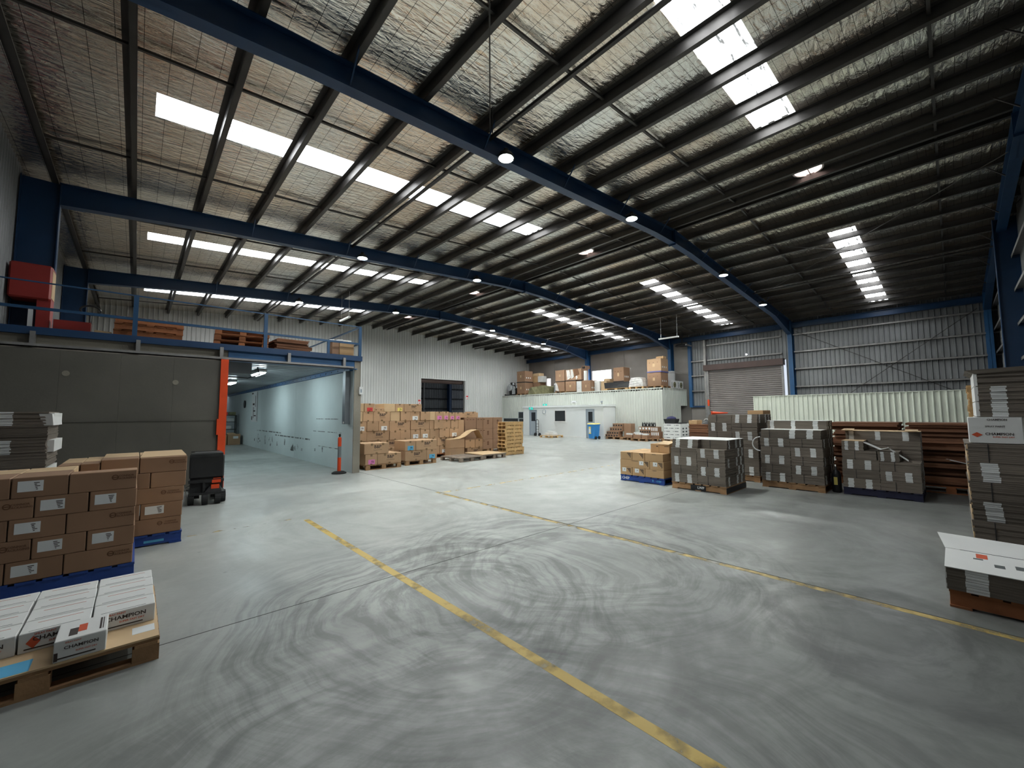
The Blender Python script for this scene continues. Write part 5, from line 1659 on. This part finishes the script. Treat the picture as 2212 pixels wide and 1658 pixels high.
# hanging battens
for (x, y, z, dim, lab, r0) in ((22.0, 10.69, 5.88, True, 'unlit white batten hung on cords before the roller door', 1.2), (7.1, 19.35, 6.2, True, 'white batten hung on a cord before the white end wall', 1.2)):
    f = empty('hanging_batten', (x, y, z)); tag(f, lab, 'lamp')
    m_ = MB(); m_.box(-.05, .05, -.58, .58, 0, .07); m_.build('housing', 'plastic_white', f)
    for s in (-.5, .45):
        MB().bar((0, s, .06), (0, s, zp(x) - z + .1), .006, 5).build('cord', 'paper', f)
hk = empty('suspended_cable', (4.55, 5.4, zp(4.55) - .4)); tag(hk, 'thin dark cable hanging below the roof by the near lamp', 'cable')
MB().bar((0, 0, 0), (0, 0, .5), .012, 6).build('cord', 'black', hk)
vf = empty('exhaust_fan', (26.6, 12.0, 6.1)); tag(vf, 'dark ceiling mounted fan unit with a white tip above the sheeted wall', 'fan')
m_ = MB(); m_.lathe([(.1, .15), (.4, .1), (.45, 0), (.1, -.06)], n=16); m_.build('body', 'black', vf); MB().box(-.5, .3, -.5, -.42, -.05, .03).build('arm', 'galv', vf)
MB().bar((0, 0, .1), (0, 0, .95), .04, 8).build('stem', 'black', vf)

# ================================================================== GOODS ON TOP OF THE OFFICE BLOCK
ZO = 3.255
random.seed(13)


def gay(y1, y0, z0, z1, x0, d, mat, label, marks=True, sticker=True, group=None):
    w = y1 - y0 - .01
    o = carton(w, d, z1 - z0 - .004, (x0 + d / 2, (y0 + y1) / 2, z0), RQ, mat, label, group, bv=.01)
    h = z1 - z0
    if sticker:
        plate(o, 'sticker', 'paper_yellow' if 0 else 'carton_light', -w * .10, w * .06, h * .40, h * .62, -d / 2)
    if marks:
        for k in range(3):
            MB().box(-w * .35 + k * w * .28, -w * .35 + k * w * .28 + .07, -d / 2 - .002, -d / 2, h * .70, h * .74).build('print_mark', 'print_brown', o)
        for k in range(3):
            MB().box(w / 2, w / 2 + .002, -d * .35 + k * d * .25, -d * .35 + k * d * .25 + .1, h * .3, h * .42).build('sticker', 'paper', o)
    return o


en = empty('engine', (24.75, 26.45, ZO)); tag(en, 'chrome and black engine block on a black skid on top of the office', 'engine')
MB().box(-.5, .6, -.62, .62, 0, .13).build('skid', 'black', en)
link('block', bevel_box_mesh(.7, .8, .5, .06), 'black', en, (.05, 0, .13))
m_ = MB(); m_.lathe([(.30, 0), (.34, -.05), (.28, -.12), (.1, -.14)], (-.32, .22, .72), 18, 'x'); m_.build('flywheel', 'chrome', en)
m_ = MB(); m_.lathe([(.2, 0), (.22, -.06), (.1, -.1)], (-.32, -.28, .66), 14, 'x'); m_.build('pulley', 'chrome', en)
for (x, y, z) in ((.1, -.25, .63), (.1, .1, .63), (-.1, -.05, .9), (.0, .3, .95)):
    link('manifold', bevel_box_mesh(.3, .22, .28, .05), 'chrome' if y < 0 else 'black', en, (x, y, z))
MB().box(-.4, -.3, -.5, -.1, .15, .5).build('guard', 'chrome', en)
wh = MB().lathe([(.08, -.05), (.08, .05)], (0, 0, .08), 12, 'x').build('castor', 'black', None, (24.2, 27.02, ZO)); tag(wh, 'small black castor standing at the end of the office roof', 'castor')

pallet('block', 'pallet_wood', (24.92, 25.27, ZO), RQ, 'pallet under the double stacked cartons next to the engine', sy=.9)
gay(25.78, 24.76, ZO + .152, 4.36, 24.42, .95, 'carton_red', 'large brown carton under another, next to the engine on the office roof')
gay(25.78, 24.76, 4.42, 5.36, 24.42, .95, 'carton_red', 'large brown carton stacked on another, next to the engine on the office roof')
MB().box(24.4, 25.4, 24.74, 25.8, 4.357, 4.42).build('slip_board', 'black_matt', None); o = C.objects[-1]; tag(o, 'dark board between the two large cartons next to the engine', 'board')
gay(25.3, 24.1, ZO, 4.38, 25.5, .8, 'carton_red', 'brown carton behind the olive tarpaulin bundle on the office roof')
gay(25.1, 24.3, 4.384, 4.93, 25.5, .7, 'carton_tan', 'tan carton on the brown one behind the olive tarpaulin bundle', False, False)
gay(25.1, 24.1, 4.934, 5.18, 25.5, .6, 'carton_light', 'low pale carton topmost behind the olive tarpaulin bundle', False, False)
gay(24.28, 23.7, 4.384, 4.9, 25.5, .5, 'carton_white', 'pale wrapped carton beside the slim window', False, False)
m_ = MB()
pf = [(-1.2, .0, .55), (-1.0, .15, .66), (-.4, .2, .72), (.3, .2, .66), (.8, .15, .62), (1.2, 0, .5)]
for a, b in zip(pf[:-1], pf[1:]):
    m_.hexa([(-.4, a[0], 0), (-.4, b[0], 0), (.5, b[0], 0), (.5, a[0], 0), (-.34 + .1 * math.sin(a[0] * 7), a[0], a[2]), (-.34 + .1 * math.sin(b[0] * 7), b[0], b[2]), (.45, b[0], b[2]), (.45, a[0], a[2])])
tp = m_.build('tarpaulin_bundle', 'tarp', None, (24.6, 23.0, ZO)); tag(tp, 'olive tarpaulin draped over goods on top of the office', 'tarpaulin')
dr = empty('steel_drum', (24.75, 21.56, ZO)); tag(dr, 'grey wrapped drum between the tarpaulin and the cartons on the office roof', 'drum')
m_ = MB(); m_.lathe([(.19, 0), (.19, .3), (.198, .31), (.198, .33), (.19, .34), (.19, .75), (.15, .8)], n=18); m_.build('body', 'chrome', dr); m_ = MB(); m_.lathe([(.05, .8), (.05, .82)], (.1, 0, 0), 10); m_.build('bung', 'black', dr)

pallet('block', 'pallet_wood', (24.95, 20.85, ZO), RQ, 'pallet under the plastic wrapped lower carton on the office roof', sy=.85)
o = gay(21.33, 20.40, ZO + .152, 4.17, 24.45, .9, 'carton_red', 'plastic wrapped carton in the lower row, next to the grey drum', False, False)
m_ = MB(); m_.hexa([(-.47, -.475, .1), (-.1, -.475, .0), (-.1, -.455, .0), (-.47, -.455, .1), (-.47, -.475, .74), (-.30, -.475, .6), (-.3, -.455, .6), (-.47, -.455, .74)]); m_.build('plastic_wrap', 'plastic_wrap', o)
gay(21.35, 20.38, 4.21, 5.08, 24.45, .9, 'carton_red', 'brown carton in the upper row, above the plastic wrapped one')
gay(20.33, 19.31, ZO + .1, 4.17, 24.45, .9, 'carton_red', 'brown carton in the lower row, below the torn plastic wrap')
o = gay(20.32, 18.78, 4.21, 5.05, 24.45, .9, 'carton_red', 'long carton in the upper row draped with torn plastic wrap', False, False)
for (a, b, z0, z1, mm) in ((-.55, -.2, .05, .8, 'plastic_wrap'), (-.15, .1, .1, .82, 'plastic_wrap'), (.15, .6, .25, .85, 'print_brown'), (.3, .45, .02, .5, 'plastic_wrap')):
    MB().hexa([(a, -.475, z0), (b, -.475, z0 + .15), (b, -.455, z0 + .15), (a, -.455, z0), (a - .1, -.465, z1), (b - .15, -.465, z1), (b - .15, -.452, z1), (a - .1, -.452, z1)]).build('plastic_wrap', mm, o)
b_ = MB().box(0, .95, -1.0, 1.0, 0, .04).build('slip_board', 'black_matt', None, (24.42, 20.33, 4.168)); tag(b_, 'dark board between the lower and upper carton rows on the office roof', 'board')
MB().box(0, .5, -.2, .2, 0, .25).build('small_carton', 'carton_red', None, (25.0, 18.95, 5.05)); o = C.objects[-1]; tag(o, 'small dark carton on top of the long draped carton', 'carton')
MB().box(.0, .02, -.12, .12, .03, .2).build('label_patch', 'black_matt', o, (-.02, 0, 0))
wp = MB().box(0, .3, -.22, .22, 0, .85).build('plastic_sack', 'carton_white', None, (24.5, 19.05, ZO)); tag(wp, 'tall white plastic wrapped pack between brown cartons', 'pack'); MB().box(-.004, 0, -.12, .1, .3, .34).build('fold', 'plastic_wrap', wp)
wr = empty('wrap_roll', (24.75, 18.60, 4.118)); tag(wr, 'white roll of wrap standing by the blue column above the office', 'roll')
m_ = MB(); m_.lathe([(.14, 0), (.14, .75), (.05, .75), (.05, .7)], n=14, caps=False); m_.build('roll', 'carton_white', wr); m_ = MB(); m_.lathe([(.045, .7), (.045, .78)], n=10); m_.build('core', 'carton_red', wr)
gay(18.81, 17.97, ZO, 4.12, 24.5, .9, 'carton_red', 'brown carton standing below the wide bright window')
cw = gay(17.93, 17.45, ZO, 4.05, 24.9, .6, 'carton_white', 'pale wrapped carton below the wide bright window', False, False)
gay(17.35, 16.85, ZO, 4.02, 24.9, .6, 'carton_light', 'slim pale carton between wrapped goods below the wide window', False, False)
gay(17.74, 17.06, ZO, 3.85, 25.7, .6, 'carton_light', 'low pale carton below the wide window beside the black wrapped pallet', False, False)
gay(17.65, 17.1, 3.855, 4.25, 25.7, .5, 'carton_light', 'small pale carton on the low one before the wide bright window', False, False)

pallet('block', 'pallet_new', (25.0, 15.78, ZO), RQ, 'pale pallet under the black plastic wrapped load', sx=1.6)
m_ = MB(); m_.hexa([(-.5, -1.0, 0), (.6, -1.0, 0), (.6, .95, 0), (-.5, .95, 0), (-.45, -.95, .42), (.6, -1.0, .43), (.6, 1.0, .42), (-.48, 1.02, .42)])
bl = m_.build('wrapped_load', 'black_wrap', None, (24.98, 15.78, ZO + .152)); tag(bl, 'load wrapped in black plastic on the office roof', 'wrapped load')
o = gay(16.1, 15.26, 3.835, 4.86, 24.62, .8, 'carton_red', 'grey brown carton with white stickers standing on the black wrapped load')
MB().box(-.42, .42, -.407, -.402, .01, .07).build('strap', 'black_matt', o)

# strapped double carton at the corner
pallet('block', 'pallet_wood', (24.95, 12.93, ZO), RQ, 'pallet under the strapped double carton at the office corner', sy=.9)
gay(13.40, 12.45, ZO + .152, 4.26, 24.42, .95, 'carton_red', 'brown carton under the strapped one at the office corner')
o = gay(13.40, 12.42, 4.30, 5.16, 24.42, .95, 'carton', 'brown carton held by a blue strap at the office corner')
m_ = MB(); m_.box(-.5, .5, -.482, -.476, -.02, .06); m_.box(.487, .492, -.48, .48, -.04, .05); m_.build('strap', 'strap', o)
gay(13.55, 13.41, ZO, 4.95, 24.98, .5, 'carton_light', 'narrow pale carton beside the strapped double carton', False, False)
gay(12.9, 12.4, 5.165, 5.32, 24.7, .4, 'carton_tan', 'low orange brown carton on top of the strapped double carton', False, False)
m_ = MB()
for i, (a, b, c) in enumerate(((0, .16, .55), (.16, .32, .52), (.32, .48, .50), (.48, .60, .40))):
    m_.hexa([(-.32, -c, a), (.3, -c, a), (.3, c, a), (-.32, c, a), (-.34, -c + .04, b), (.3, -c + .04, b), (.3, c - .05, b), (-.30, c - .05, b)])
sk = m_.build('sack_pile', 'plastic_wrap', None, (24.42, 14.05, ZO + .152)); tag(sk, 'white plastic wrapped sacks on a low pallet at the office roof edge', 'sacks')
sk.location.x = 24.42
pallet('block', 'pallet_new', (24.62, 14.05, ZO), RQ, 'thin pale pallet under the white wrapped sacks', sx=.92, sy=.9)
for (y, x, lab) in ((12.50, 25.92, 'next to the strapped carton'), (12.50, 26.85, 'next to the side wall')):
    ac = empty('condenser_unit', (x, y - .05, ZO), 0); tag(ac, 'white air conditioning condenser with a round fan grille, ' + lab, 'air conditioner')
    link('case', bevel_box_mesh(.80, .26, .52, .015), 'plastic_white', ac, (0, 0, .02))
    m_ = MB(); m_.lathe([(.19, 0), (.19, -.012), (.17, -.014)], (.06, -.131, .26), 20, 'y'); m_.build('fan_grille', 'tarp', ac)
    m_ = MB(); m_.lathe([(.05, 0), (.045, -.02)], (.06, -.14, .26), 12, 'y'); m_.build('hub', 'black', ac)
    for k in range(5):
        MB().box(-.36, -.26, -.133, -.128, .10 + k * .07, .14 + k * .07).build('louvre', 'black_matt', ac)
wt = empty('water_heater', (27.05, 13.05, ZO)); tag(wt, 'tall pale hot water cylinder standing behind the condensers', 'water heater')
m_ = MB(); m_.lathe([(.24, 0), (.25, .02), (.25, 1.2), (.22, 1.27), (.05, 1.30)], n=20); m_.build('tank', 'plastic_white', wt); m_ = MB(); m_.lathe([(.257, 1.14), (.257, 1.17)], n=20); m_.build('band', 'galv', wt)
